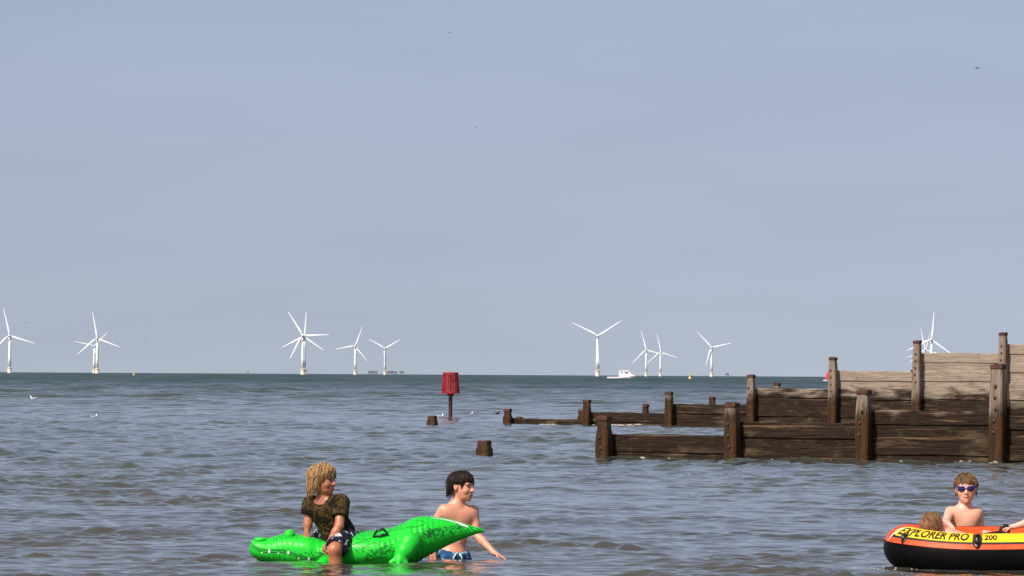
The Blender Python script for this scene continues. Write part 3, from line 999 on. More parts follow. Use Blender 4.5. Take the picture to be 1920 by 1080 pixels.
# ------------------------------------------------------------------ implicit bodies
class SDF:
    def __init__(s, lo, hi, h):
        s.lo = np.array(lo, float); s.h = h
        s.n = np.ceil((np.array(hi) - s.lo) / h).astype(int) + 1
        s.a = np.full(s.n, .2, np.float32)

    def win(s, lo, hi):
        i0 = np.clip(np.floor((np.array(lo) - s.lo) / s.h).astype(int), 0, s.n - 1)
        i1 = np.clip(np.ceil((np.array(hi) - s.lo) / s.h).astype(int) + 1, 1, s.n)
        ax = [s.lo[k] + s.h * np.arange(i0[k], i1[k]) for k in range(3)]
        sl = tuple(slice(i0[k], i1[k]) for k in range(3))
        return sl, ax[0][:, None, None], ax[1][None, :, None], ax[2][None, None, :]

    def comb(s, sl, d, k, op):
        a = s.a[sl]; d = d.astype(np.float32)
        if op == 'sub':
            d = -d
            if k <= 0: s.a[sl] = np.maximum(a, d); return
            hh = np.clip(.5 - .5 * (d - a) / k * -1, 0, 1); hh = np.clip(.5 + .5 * (d - a) / k, 0, 1)
            s.a[sl] = a * (1 - hh) + d * hh + k * hh * (1 - hh)
        else:
            if k <= 0: s.a[sl] = np.minimum(a, d); return
            hh = np.clip(.5 + .5 * (a - d) / k, 0, 1)
            s.a[sl] = a * (1 - hh) + d * hh - k * hh * (1 - hh)

    def cone(s, a, b, ra, rb, k=.012, op='add', planes=()):
        a = np.array(a, float); b = np.array(b, float); m = max(ra, rb) + .03 + k
        sl, X, Y, Z = s.win(np.minimum(a, b) - m, np.maximum(a, b) + m)
        if 0 in s.a[sl].shape: return
        ba = b - a; L2 = max(float(ba @ ba), 1e-9)
        px, py, pz = X - a[0], Y - a[1], Z - a[2]
        t = np.clip((px * ba[0] + py * ba[1] + pz * ba[2]) / L2, 0, 1)
        d = np.sqrt((px - t * ba[0]) ** 2 + (py - t * ba[1]) ** 2 + (pz - t * ba[2]) ** 2) - (ra + t * (rb - ra))
        for pt, nn in planes: d = np.maximum(d, (X - pt[0]) * nn[0] + (Y - pt[1]) * nn[1] + (Z - pt[2]) * nn[2])
        s.comb(sl, d, k, op)

    def ell(s, c, r, Rm=None, k=.012, op='add', planes=()):
        c = np.array(c, float); r = np.array(r, float); m = r.max() + .03 + k
        sl, X, Y, Z = s.win(c - m, c + m)
        if 0 in s.a[sl].shape: return
        px, py, pz = X - c[0], Y - c[1], Z - c[2]
        if Rm is None: Rm = np.eye(3)
        q = [px * Rm[0, j] + py * Rm[1, j] + pz * Rm[2, j] for j in range(3)]
        k0 = np.sqrt(sum((q[j] / r[j]) ** 2 for j in range(3)))
        k1 = np.sqrt(sum((q[j] / r[j] ** 2) ** 2 for j in range(3))) + 1e-9
        d = k0 * (k0 - 1) / k1
        for pt, nn in planes: d = np.maximum(d, (X - pt[0]) * nn[0] + (Y - pt[1]) * nn[1] + (Z - pt[2]) * nn[2])
        s.comb(sl, d, k, op)

    def cut(s, pt, nn):
        ax = [s.lo[k] + s.h * np.arange(s.n[k]) for k in range(3)]
        d = (ax[0][:, None, None] - pt[0]) * nn[0] + (ax[1][None, :, None] - pt[1]) * nn[1] + (ax[2][None, None, :] - pt[2]) * nn[2]
        s.a = np.maximum(s.a, d.astype(np.float32))

    def mesh(s):
        """naive surface nets"""
        A = s.a; ins = A < 0
        nx, ny, nz = A.shape
        cnt = np.zeros((nx - 1, ny - 1, nz - 1), np.int8)
        for i in (0, 1):
            for j in (0, 1):
                for k in (0, 1): cnt += ins[i:nx - 1 + i, j:ny - 1 + j, k:nz - 1 + k]
        act = (cnt > 0) & (cnt < 8)
        ci = np.argwhere(act)
        idx = np.full(act.shape, -1, np.int64); idx[act] = np.arange(len(ci))
        acc = np.zeros((len(ci), 3)); num = np.zeros(len(ci))
        cor = [(i, j, k) for i in (0, 1) for j in (0, 1) for k in (0, 1)]
        for a in cor:
            for ax in range(3):
                if a[ax]: continue
                b = list(a); b[ax] = 1
                va = A[ci[:, 0] + a[0], ci[:, 1] + a[1], ci[:, 2] + a[2]]; vb = A[ci[:, 0] + b[0], ci[:, 1] + b[1], ci[:, 2] + b[2]]
                mk = (va < 0) != (vb < 0)
                t = np.where(mk, va / np.where(mk, va - vb, 1), 0)
                p = np.tile(np.array(a, float), (len(ci), 1)); p[:, ax] += t
                acc[mk] += p[mk]; num[mk] += 1
        V = s.lo + s.h * (ci + acc / num[:, None])
        Fs = []
        for ax in range(3):
            o = [(1, 2), (2, 0), (0, 1)][ax]
            s0 = [slice(None)] * 3; s1 = [slice(None)] * 3
            s0[ax] = slice(0, -1); s1[ax] = slice(1, None)
            ch = ins[tuple(s0)] != ins[tuple(s1)]
            e = np.argwhere(ch)
            ok = (e[:, o[0]] > 0) & (e[:, o[1]] > 0)
            for q in o: ok &= e[:, q] < np.array(act.shape)[q]
            e = e[ok]
            qd = []
            for d0, d1 in ((-1, -1), (0, -1), (0, 0), (-1, 0)):
                c = e.copy(); c[:, o[0]] += d0; c[:, o[1]] += d1
                qd.append(idx[c[:, 0], c[:, 1], c[:, 2]])
            qd = np.stack(qd, -1)
            fl = ins[e[:, 0], e[:, 1], e[:, 2]]
            qd[~fl] = qd[~fl][:, ::-1]
            Fs.append(qd)
        Fs = np.concatenate(Fs); Fs = Fs[(Fs >= 0).all(1)]
        return V, Fs


def np_mesh(name, V, Q, mats, parent=None, origin=(0, 0, 0), smooth=True, mi=None):
    me = bpy.data.meshes.new(name)
    me.from_pydata((V - np.asarray(origin)).tolist(), [], Q.tolist())
    for m in (mats if isinstance(mats, (list, tuple)) else [mats]): me.materials.append(m)
    if smooth: me.polygons.foreach_set('use_smooth', [True] * len(me.polygons))
    if mi is not None: me.polygons.foreach_set('material_index', mi.astype(np.int32))
    me.update()
    o = bpy.data.objects.new(name, me); COL.objects.link(o)
    if parent is not None: o.parent = parent
    return o


def relax(V, Q, n=1):
    for _ in range(n):
        acc = np.zeros_like(V); c = np.zeros(len(V))
        for k in range(4):
            a, b = Q[:, k], Q[:, (k + 1) % 4]
            np.add.at(acc, a, V[b]); np.add.at(c, a, 1)
            np.add.at(acc, b, V[a]); np.add.at(c, b, 1)
        V = V * .5 + .5 * acc / np.maximum(c, 1)[:, None]
    return V


def frame(fwd, up):
    u = nrm(up); f = nrm(np.asarray(fwd, float) - u * np.dot(fwd, u)); r = np.cross(f, u)
    return np.stack([r, f, u], 1)       # columns right, forward, up


def add_head(S, c, Rm, Hh):
    def L(x, y, z): return c + Hh * (Rm @ np.array((x, y, z)))
    def rr(*a): return np.array(a) * Hh
    S.ell(L(0, -.06, .13), rr(.355, .43, .36), Rm, .01)
    S.ell(L(0, .10, -.10), rr(.29, .30, .36), Rm, .02)
    S.ell(L(0, .18, -.33), rr(.19, .19, .14), Rm, .02)
    S.ell(L(0, .30, -.41), rr(.085, .075, .07), Rm, .012)
    for s in (-1, 1):
        S.ell(L(.155 * s, .24, -.13), rr(.11, .12, .11), Rm, .014)
        S.ell(L(.14 * s, .345, .10), rr(.12, .05, .04), Rm, .01)
        S.ell(L(.135 * s, .435, .015), rr(.085, .07, .05), Rm, .008, 'sub')
        S.cone(L(.325 * s, .0, .05), L(.325 * s, -.01, -.13), .034 * Hh, .026 * Hh, .006)
        S.ell(L(.355 * s, -.02, .0), rr(.035, .085, .125), Rm, .005)
        S.ell(L(.385 * s, .005, .0), rr(.02, .04, .075), Rm, .004, 'sub')
    S.cone(L(0, .37, .06), L(0, .455, -.12), .030 * Hh, .048 * Hh, .01)
    for s in (-1, 1): S.ell(L(.052 * s, .405, -.135), rr(.036, .045, .032), Rm, .006)
    S.ell(L(0, .368, -.240), rr(.105, .045, .028), Rm, .008)
    S.ell(L(0, .362, -.298), rr(.085, .045, .030), Rm, .008)
    for s in (-1, 1): S.cone(L(0, .418, -.270), L(.12 * s, .385, -.252), .010 * Hh, .007 * Hh, .003, 'sub')


def add_hand(S, wr, d, pn, side, sc=1.0, curl=.4):
    """wr wrist point, d along the hand, pn palm normal, side +1/-1 which side the thumb leaves"""
    d = nrm(d); pn = nrm(np.asarray(pn) - d * np.dot(pn, d)); x = np.cross(d, pn) * side
    Rm = np.stack([x, pn, d], 1)
    S.cone(wr - d * .01, wr + d * .02 * sc, .019 * sc, .02 * sc, .01)
    S.ell(wr + d * .038 * sc, np.array((.032, .013, .040)) * sc, Rm, .01)
    for i, (o, ln) in enumerate(((.025, .052), (.0085, .060), (-.008, .056), (-.023, .044))):
        a = wr + (d * .066 + x * o) * sc
        ang = curl * (.55 + .08 * i)
        d1 = d * math.cos(ang) + pn * math.sin(ang) + x * o * 2.2
        b = a + nrm(d1) * ln * .5 * sc
        ang2 = curl * 1.7
        d2 = d * math.cos(ang2) + pn * math.sin(ang2) + x * o * 1.5
        e = b + nrm(d2) * ln * .5 * sc
        S.cone(a - d * .02 * sc, b, .0082 * sc, .0076 * sc, .003); S.cone(b, e, .0076 * sc, .006 * sc, .002)
    a = wr + (d * .022 + x * .026) * sc
    b = a + nrm(d * .7 + x * .7 + pn * .35) * .03 * sc
    e = b + nrm(d * .95 + x * .25 + pn * .3 * (1 + curl)) * .026 * sc
    S.cone(a - x * .012 * sc, b, .011 * sc, .0088 * sc, .006); S.cone(b, e, .0088 * sc, .007 * sc, .002)


def torso_frame(J, fwd):
    return frame(fwd, J['neck'] - J['pelvis'])


def body_prims(S, J, Rt, hands=(), sc=1.0, g=0.0, parts='all'):
    A = lambda *r: np.array(r) * sc + g
    S.ell(J['pelvis'], A(.098, .078, .085), Rt, .02)
    S.ell(lerp(J['pelvis'], J['chest'], .5), A(.088, .066, .11), Rt, .03)
    S.ell(J['chest'], A(.108, .074, .115), Rt, .03)
    if parts == 'torso': return
    up = Rt[:, 2]
    for s in ('L', 'R'):
        sh = J['sh' + s]
        S.cone(lerp(J['neck'], J['chest'], .12), lerp(J['neck'], sh, .8) - up * .012, .038 * sc, .034 * sc, .025)
        S.cone(sh, J['el' + s], .037 * sc, .029 * sc, .022)
        S.cone(J['el' + s], lerp(J['el' + s], J['wr' + s], .35), .029 * sc, .0285 * sc, .012)
        S.cone(lerp(J['el' + s], J['wr' + s], .35), J['wr' + s], .0285 * sc, .0185 * sc, .012)
        S.ell(lerp(sh, J['chest'], .35) + Rt[:, 1] * .03, np.array((.05, .03, .05)) * sc, Rt, .03)
        hp, kn, an = J['hip' + s], J['kn' + s], J['an' + s]
        S.cone(hp, kn, .062 * sc, .046 * sc, .03)
        S.cone(kn, lerp(kn, an, .35), .045 * sc, .043 * sc, .015)
        S.cone(lerp(kn, an, .35), an, .043 * sc, .026 * sc, .015)
        toe = J.get('toe' + s)
        if toe is not None: S.cone(an, toe, .028 * sc, .02 * sc, .012)
    S.cone(J['neck'] - up * .02, J['headc'] - up * .02, .045 * sc, .041 * sc, .025)
    # collar bones and navel
    for s in ('L', 'R'):
        S.cone(J['neck'] + Rt[:, 1] * .034 - up * .022, lerp(J['neck'], J['sh' + s], .85) + Rt[:, 1] * .022, .008, .007, .012)
    S.ell(lerp(J['pelvis'], J['chest'], .42) + Rt[:, 1] * .068 * sc, (.007, .01, .009), Rt, .006, 'sub')


def bbox(J, pad=.16):
    A = np.array(list(J.values())); return A.min(0) - pad, A.max(0) + pad


def make_hair(parent, origin, c, Rm, Hh, matl, n=420, length=.5, rs=1, cap_low=-.05, fringe=True, part=0.0, wild=.25, rad=.0062, back=1.0, vol=.10, sweep=0.0, curl=.0, ears=False):
    """a cap close to the skull plus many tapering locks that fall from the crown"""
    rng = np.random.default_rng(rs)
    S = SDF(c - Hh * .75, c + Hh * .75, .0055)
    def L(x, y, z): return c + Hh * (Rm @ np.array((x, y, z)))
    S.ell(L(0, -.07, .135), np.array((.365, .438, .378)) * Hh, Rm, .0)
    # clear the face and the nape
    S.ell(L(0, .48, -.16), np.array((.33, .36, .40)) * Hh, Rm, .008, 'sub')
    if ears:
        for sg in (-1, 1): S.ell(L(.37 * sg, .02, -.05), np.array((.10, .13, .15)) * Hh, Rm, .006, 'sub')
    f = Rm[:, 1]; u = Rm[:, 2]
    S.cut(L(0, 0, cap_low), nrm(-u + .0 * f) if True else -u)
    V, Q = S.mesh(); V = relax(V, Q, 1)
    m = MB(); m.add(V, Q.tolist())
    er = np.array((.362, .435, .375)); ec = np.array((0, -.065, .135))
    crown = np.array((part * .5, -.35, .9)); crown = crown / np.linalg.norm(crown)
    made = 0
    while made < n:
        d = rng.normal(size=3); d /= np.linalg.norm(d)
        if d[2] < -.25 or (d[1] > .55 and d[2] < .42): continue
        if d[1] > .25 and d[2] < .15: continue
        made += 1
        p = ec + er * d * 1.0
        away = d - crown * np.dot(d, crown); away = away / (np.linalg.norm(away) + 1e-6)
        fly = rng.random() < .07; ln = length * rng.uniform(.55, 1.2) * (1.0 if d[1] < .2 else .66) * (back if d[1] < 0 else 1)
        ns = 9; pts = []; rads = []
        v = away + rng.normal(size=3) * wild
        if d[1] > 0: v = v + np.array((sweep * (.4 + d[1]), 0, 0))
        q = p.copy(); lift = 1.02 + vol * rng.random() ** 2 + (.10 * rng.random() if fly else 0); cp = rng.uniform(0, 6.28)
        for i in range(ns + 1):
            uu = i / ns
            if ears and i > 1 and abs(q[0]) > .22 and -.11 < q[1] < .16 and q[2] < .07: break
            pts.append(L(*q)); rads.append(Hh / .2 * rad * (1.05 - .85 * uu ** 1.6) * (.55 + .45 * min(1, uu * 5)))
            v = v + np.array((0, -.03, (-.38 - .25 * uu) * (.45 if fly else 1))) + rng.normal(size=3) * wild * .35 + curl * np.array((math.sin(cp + 7 * uu), math.cos(cp + 7 * uu), 0))
            v = v / np.linalg.norm(v)
            q = q + v * ln / ns
            e = (q - ec) / er
            if q[2] > ec[2] - .12:
                L2 = np.linalg.norm(e); q = ec + er * e / L2 * (lift if L2 < lift or wild < .3 else min(L2, lift + .05))
            else:
                rr_ = np.hypot(e[0], e[1]); tgt = .98 if fringe else .95
                if rr_ > lift or rr_ < tgt:
                    f_ = (lift if rr_ > lift else tgt) / max(rr_, 1e-3); q[0] = ec[0] + (q[0] - ec[0]) * f_; q[1] = ec[1] + (q[1] - ec[1]) * f_
            # keep hair off the face
            if q[1] > .16 and q[2] < .10 and fringe: q[0] = math.copysign(max(abs(q[0]), .27 + .12 * (0.10 - q[2])), q[0]); q[1] = min(q[1], .24)
        if len(pts) > 2: m.tube(pts, rads, 5)
    return m.build('hair', matl, parent, origin, smooth=True)


SKIN = {
    'a': mat_skin('skin_tanned', (.44, .175, .085), (.47, .165, .095)),
    'b': mat_skin('skin_fair', (.74, .37, .225), (.70, .28, .19)),
    'c': mat_skin('skin_pale', (.80, .45, .32), (.78, .35, .25)),
}
M['eye_shaded'] = mat_plain('eyeball', (.13, .11, .10), .2, .03, 20)  # whites of the eyes darkened, the shade around them put into the colour
M['iris'] = mat_plain('iris', (.03, .02, .015), .15, .1, 20)
M['lip'] = mat_plain('lips', (.30, .085, .065), .5, .1, 40)
M['brow'] = mat_plain('eyebrow', (.05, .03, .018), .7, .2, 60)


def person(J, fwd, hfwd, hup, Hh, skin, label, hands, sc=1.0, hair=None, h=.0045, browm=None):
    root = np.array((J['pelvis'][0], J['pelvis'][1], 0))
    Rt = torso_frame(J, fwd); Rh = frame(hfwd, hup)
    J['headc'] = J['head'] - Rh[:, 2] * Hh * .15 - Rh[:, 1] * Hh * .08
    lo, hi = bbox({k: v for k, v in J.items()})
    S = SDF(lo, hi, h)
    body_prims(S, J, Rt, sc=sc)
    add_head(S, J['head'], Rh, Hh)
    for s, (d, pn, side, curl) in hands.items(): add_hand(S, J['wr' + s], d, pn, side, .82 * sc, curl)
    V, Q = S.mesh(); V = relax(V, Q, 1)
    o = np_mesh('person', V, Q, skin, None, root, True)
    o.location = root
    m = MB(); m.tube([J['head'] + Hh * (Rh @ np.array(q)) for q in ((-.12, .372, -.248), (-.06, .402, -.268), (0, .413, -.272), (.06, .402, -.268), (.12, .372, -.248))], [.006 * Hh, .015 * Hh, .018 * Hh, .015 * Hh, .006 * Hh], 8)
    m.build('mouth', M['lip'], o, root, True)
    for s in (-1, 1):
        m = MB(); e = J['head'] + Hh * (Rh @ np.array((.135 * s, .338, .010)))
        m.ellipsoid(e, np.array((.052, .045, .026)) * Hh, Rh, 14, 10)
        ey = m.build('eye', M['eye_shaded'], o, root, True)
        m = MB(); m.ellipsoid(e + Rh[:, 1] * .026 * Hh, np.array((.028, .026, .027)) * Hh, Rh, 10, 8); m.build('iris', M['iris'], ey, root, True)
        m = MB(); b = [J['head'] + Hh * (Rh @ np.array(p)) for p in ((.06 * s, .405, .095), (.135 * s, .40, .108), (.215 * s, .345, .085))]
        m.tube(b, [.014 * Hh, .018 * Hh, .010 * Hh], 6); m.build('eyebrow', browm or M['brow'], o, root, True)
    if hair: make_hair(o, root, J['head'], Rh, Hh, **hair)
    tag(o, label, 'person')
    return o, root, Rt, Rh


def cloth(name, S, matl, parent, root, n=2):
    V, Q = S.mesh(); V = relax(V, Q, n)
    return np_mesh(name, V, Q, matl, parent, root)


# ------------------------------------------------------------------ cloth materials
def mat_camo():
    n = NT('camouflage_cotton'); v = n.coord()
    a = n.noise(v, 17, 3, .5, .8); b = n.noise(n.coord((1, 1, 1.3)), 26, 3, .5, 1.2)
    c = n.ramp(a, [(.0, (.012, .009, .006)), (.46, (.012, .009, .006)), (.48, (.060, .040, .015)), (.57, (.060, .040, .015)), (.59, (.028, .018, .009)), (1, (.028, .018, .009))])
    c = n.mix(n.smooth(b, .61, .64), c, (.115, .080, .034))
    wr = n.noise(n.coord((1, 1, .6)), 13, 3, .55, .5)
    n.set(Base_Color=c, Roughness=.9, Normal=n.bump(n.math('ADD', wr, n.math('MULTIPLY', n.noise(v, 260, 2), .08)), 1.0, .022))
    n.b.inputs['Specular IOR Level'].default_value = .1
    return n.m


def mat_print(name, base, ink, thr, sc, third=None):
    n = NT(name); v = n.coord()
    a = n.noise(v, sc, 3, .55, 1.4)
    c = n.mix(n.smooth(a, thr, thr + .02), base, ink)
    if third: c = n.mix(n.smooth(n.noise(v, sc * .6, 4, .6, .8), .5, .62), c, third)
    n.set(Base_Color=c, Roughness=.8, Normal=n.bump(n.noise(n.coord((1, 1, .5)), 16, 3), 1.0, .015))
    n.b.inputs['Specular IOR Level'].default_value = .25
    return n.m


M['camo'] = mat_camo()
M['shorts'] = mat_print('navy_print_shorts', (.010, .008, .022), (.62, .62, .68), .565, 15)
M['trunks'] = mat_print('blue_print_trunks', (.014, .06, .17), (.38, .55, .62), .57, 18, (.035, .17, .28))
M['navy'] = mat_plain('navy_waistband', (.008, .010, .035), .8, .2, 30)
M['blond'] = mat_hair('blond_hair', (.085, .036, .011), (.74, .47, .20))
M['dark'] = mat_hair('dark_wet_hair', (.006, .003, .002), (.036, .017, .010))
M['brown'] = mat_hair('brown_hair', (.065, .032, .013), (.32, .19, .085))
M['sandy'] = mat_hair('sandy_hair', (.10, .046, .020), (.40, .23, .115))

# ------------------------------------------------------------------ inflatable crocodile
CD = 34.3
KEYS = [(467, 1026, 1031, .015), (470, 1018, 1038, .055), (477, 1010, 1046, .085), (487, 1008, 1051, .10), (505, 1008.5, 1056, .112), (530, 1001.5, 1060, .125), (556, 1001.5, 1063, .14),
        (580, 1004, 1065, .155), (597, 1010, 1066, .15), (610, 1012, 1066, .165), (632, 1006, 1068, .22), (660, 997, 1069, .27), (700, 994, 1069, .29),
        (738, 988.5, 1068, .28), (757, 980, 1066, .26), (775, 972, 1061, .235), (795, 968.5, 1047, .205), (818, 969.5, 1034.5, .16), (842, 973, 1022, .12), (870, 981, 1010, .075), (893, 988, 1001.5, .042), (904, 991.5, 998.5, .02), (909, 994.5, 996, .004)]
KX = np.array([k[0] for k in KEYS], float)


def csp(col, x):
    y = np.array([k[col] for k in KEYS], float)
    i = int(np.clip(np.searchsorted(KX, x) - 1, 0, len(KX) - 2))
    h_ = KX[i + 1] - KX[i]; t = (x - KX[i]) / h_
    def sl(j):
        if j == 0: return (y[1] - y[0]) / (KX[1] - KX[0])
        if j == len(KX) - 1: return (y[-1] - y[-2]) / (KX[-1] - KX[-2])
        return (y[j + 1] - y[j - 1]) / (KX[j + 1] - KX[j - 1])
    m0, m1 = sl(i) * h_, sl(i + 1) * h_
    return (2 * t ** 3 - 3 * t ** 2 + 1) * y[i] + (t ** 3 - 2 * t ** 2 + t) * m0 + (-2 * t ** 3 + 3 * t ** 2) * y[i + 1] + (t ** 3 - t ** 2) * m1


def croc_ring(x):
    a = P(x, csp(1, x), CD); b = P(x, csp(2, x), CD)
    return a[0], (a[2] + b[2]) / 2, max((a[2] - b[2]) / 2, .002), max(csp(3, x), .002)


def croc_pt(x, th, off=0.0):
    """th 0 = ridge, + towards the camera side"""
    X0, zc, hz_, hw = croc_ring(x)
    e = .88
    # the welds pucker the vinyl at the neck and where the tail and legs join
    off = off + .0045 * (math.exp(-((x - 612) / 16) ** 2) + .9 * math.exp(-((x - 790) / 26) ** 2) + .5 * math.exp(-((x - 735) / 20) ** 2) + .4 * math.exp(-((x - 530) / 30) ** 2)) * math.sin(x * .62 + 2.2 * math.sin(2.3 * th))
    cs, sn = math.cos(th), math.sin(th)
    z = zc + (hz_ + off) * math.copysign(abs(cs) ** e, cs); y = CD - (hw + off) * math.copysign(abs(sn) ** e, sn)
    # the seam and welds pucker the vinyl a little
    return np.array((X0, y, z))


def croc_at(px, py, off=.0015):
    X0, zc, hz_, hw = croc_ring(px)
    z = P(px, py, CD - hw * .8)[2]
    c = np.clip((z - zc) / hz_, -1, 1); th = math.acos(math.copysign(abs(c) ** (1 / .88), c))
    return croc_pt(px, th, off)


M['croc'] = None
n_ = NT('green_vinyl')
v_ = n_.coord()
c_ = n_.mix(n_.noise(v_, 5, 3), (.010, .52, .026), (.016, .60, .036))
n_.set(Base_Color=c_, Roughness=.42, Normal=n_.bump(n_.noise(v_, 7, 2, .4), .5, .025))
n_.b.inputs['Specular IOR Level'].default_value = .3; n_.b.inputs['Subsurface Weight'].default_value = .05
n_.b.inputs['Subsurface Radius'].default_value = (.02, .06, .02)
n_.b.inputs['Subsurface Scale'].default_value = .6
M['croc'] = n_.m
M['crocink'] = mat_plain('dark_green_print', (.010, .12, .024), .35, .2, 30)
M['crocblk'] = mat_plain('black_green_print', (.004, .022, .008), .35, .2, 30)
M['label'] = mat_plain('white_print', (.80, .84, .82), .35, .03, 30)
M['labelink'] = mat_plain('blue_grey_print', (.16, .24, .40), .4, .1, 30)


def strip(m, pts, nrmls, wds):
    """a flat ribbon lying on the vinyl"""
    V = []
    for i, p in enumerate(pts):
        t = nrm(np.array(pts[min(i + 1, len(pts) - 1)]) - pts[max(i - 1, 0)]); sd_ = nrm(np.cross(t, nrmls[i]))
        V += [p + sd_ * wds[i] / 2, p - sd_ * wds[i] / 2]
    m.add(V, [(2 * i, 2 * i + 1, 2 * i + 3, 2 * i + 2) for i in range(len(pts) - 1)])


def croc_nrm(px, py):
    a = croc_at(px - 1.5, py); b = croc_at(px + 1.5, py); c = croc_at(px, py - 1); d = croc_at(px, py + 1)
    n = nrm(np.cross(b - a, c - d))
    return n if n[1] < 0 or n[2] > 0 else -n


def mark(m, pp, wpx, taper=True, sub=3, off=.0018):
    """ink stroke through photo points on the near flank"""
    pts = []; pp = [np.array(p, float) for p in pp]
    dense = []
    for i in range(len(pp) - 1):
        for k in range(sub): dense.append(lerp(pp[i], pp[i + 1], k / sub))
    dense.append(pp[-1])
    ns = []
    for q in dense: pts.append(croc_at(q[0], q[1], off)); ns.append(croc_nrm(q[0], q[1]))
    N = len(dense); wd = [.85 * wpx * CD / F * ((.35 + .65 * math.sin(PI * (i + .5) / N)) if taper else 1) for i in range(N)]
    strip(m, pts, ns, wd)


def crocodile():
    root = croc_pt(690, 0); root = np.array((root[0], CD, 0))
    t = empty('inflatable_crocodile', root)
    xs = np.concatenate([np.linspace(467, 480, 10)[:-1], np.linspace(480, 890, 150), np.linspace(890, 909, 12)[1:]])
    nt = 64; V = []
    for x in xs:
        for k in range(nt): V.append(croc_pt(x, 2 * PI * k / nt))
    V = np.array(V)
    Fc = []
    for i in range(len(xs) - 1):
        for k in range(nt): Fc.append((i * nt + k, i * nt + (k + 1) % nt, (i + 1) * nt + (k + 1) % nt, (i + 1) * nt + k))
    Fc += [list(range(nt)), [(len(xs) - 1) * nt + k for k in range(nt)]]
    BM = MB(); BM.add(V, Fc)
    # eyes
    for sgn in (1, -1):
        e = P(543, 1002.5, CD - sgn * .05); m = MB(); m.ellipsoid(e, (.037, .034, .035), None, 20, 14); m.build('eye', M['croc'], t, root, True)
        e = P(488, 1012.5, CD - sgn * .05); m = MB(); m.ellipsoid(e, (.042, .034, .020), None, 18, 12); m.build('nostril', M['croc'], t, root, True)
    # legs
    def leg(pts, foot):
        A = np.array([p for p, r in pts] + foot[0]); S = SDF(A.min(0) - .13, A.max(0) + .13, .006)
        for (a, ra), (b, rb) in zip(pts[:-1], pts[1:]): S.cone(a, b, ra, rb, .03)
        for f in foot[0]: S.cone(pts[-1][0], f, pts[-1][1] * .85, foot[1], .015)
        V, Q = S.mesh(); V = relax(V, Q, 2)
        return np_mesh('leg', V, Q, M['croc'], t, root)
    leg([(P(784, 1012, CD - .16), .05), (P(768, 1018, CD - .25), .066), (P(758, 1034, CD - .29), .056), (P(751, 1046, CD - .31), .040)],
        ([P(733, 1055, CD - .33), P(747, 1057, CD - .36), P(762, 1058, CD - .34)], .017))
    leg([(P(795, 1014, CD + .16), .05), (P(777, 1020, CD + .245), .06), (P(754, 1046, CD + .31), .042)], ([P(738, 1058, CD + .33), P(752, 1060, CD + .36)], .017))
    leg([(P(612, 1056, CD - .13), .05), (P(602, 1066, CD - .20), .05), (P(590, 1074, CD - .25), .04)], ([P(572, 1080, CD - .28), P(585, 1082, CD - .30)], .015))
    leg([(P(612, 1040, CD + .15), .05), (P(602, 1052, CD + .22), .05), (P(590, 1064, CD + .27), .04)], ([P(572, 1070, CD + .3), P(585, 1072, CD + .32)], .015))
    # mouth lines and teeth
    m = MB()
    mouth = [(471, 1019), (478, 1024), (487, 1029), (500, 1031.5), (515, 1031), (530, 1031), (545, 1034), (560, 1040), (575, 1044.5), (588, 1046), (600, 1043), (609, 1038)]
    mark(m, mouth, 2.2, False, 4); mark(m, [(x, y + 4.0) for x, y in mouth[:-1]], 1.8, False, 4)
    m.build('mouth_line', M['crocink'], t, root)
    for x in (506.5, 542.5, 581):
        y = np.interp(x, [p[0] for p in mouth], [p[1] for p in mouth])
        m = MB(); mark(m, [(x, y - .5), (x - .3, y + 5)], 4.2, False, 3, .003); m.build('tooth', M['label'], t, root)
    for x in (493, 524, 562):
        y = np.interp(x, [p[0] for p in mouth], [p[1] for p in mouth])
        m = MB(); mark(m, [(x, y + 4.5), (x, y + 7.5)], 3, False, 2, .003); m.build('tooth', M['label'], t, root)
    # printed scales
    m = BM; m.m = 1; rg = np.random.default_rng(5)        # the print stays in the body's own mesh
    for x in np.linspace(668, 757, 17):               # slanting bars on the back
        top = csp(1, x)
        for r_ in range(3):
            y0 = top + 2.0 + r_ * 5.5 + rg.uniform(-.7, .7)
            lim = np.interp(x, [660, 740, 760], [1020, 996, 990])
            if y0 + 4 > lim: continue
            xx = x + r_ * 1.5 + rg.uniform(-1, 1)
            mark(m, [(xx - 2.5, y0), (xx, y0 + 1.6), (xx + 2.6, y0 + 4.2)], 1.3)
    mark(m, [(663, 1021), (685, 1014), (706, 1006), (725, 999.5), (742, 994.5), (762, 990), (783, 985)], 1.4, False)
    mark(m, [(780, 978), (790, 976.5), (797, 979), (795, 984), (785, 987), (768, 991)], 1.1, False)
    for r_ in range(3):                               # dotted rows
        for x in np.linspace(680, 800, 30):
            y = np.interp(x, [680, 740, 800], [1019, 1003, 990]) + r_ * 5 + rg.uniform(-.5, .5)
            mark(m, [(x - 1, y + .4), (x + 1, y - .2)], 1.2 if rg.random() < .6 else .8)
    def patch(poly, n, lenx, wpx, slope):
        P_ = np.array(poly, float); lo, hi = P_.min(0), P_.max(0); k = 0; tries = 0
        while k < n and tries < n * 30:
            tries += 1
            q = lo + rg.random(2) * (hi - lo); ins = False; j = len(P_) - 1
            for i in range(len(P_)):
                if (P_[i][1] > q[1]) != (P_[j][1] > q[1]) and q[0] < (P_[j][0] - P_[i][0]) * (q[1] - P_[i][1]) / (P_[j][1] - P_[i][1]) + P_[i][0]: ins = not ins
                j = i
            if not ins: continue
            k += 1; l = lenx * rg.uniform(.5, 1.2); an = slope + rg.normal() * .5
            dx, dy = l * math.cos(an) / 2, l * math.sin(an) / 2; b = rg.uniform(-1, 1)
            mark(m, [(q[0] - dx, q[1] - dy), (q[0] + b * .4, q[1] + b), (q[0] + dx, q[1] + dy)], wpx * rg.uniform(.7, 1.2))
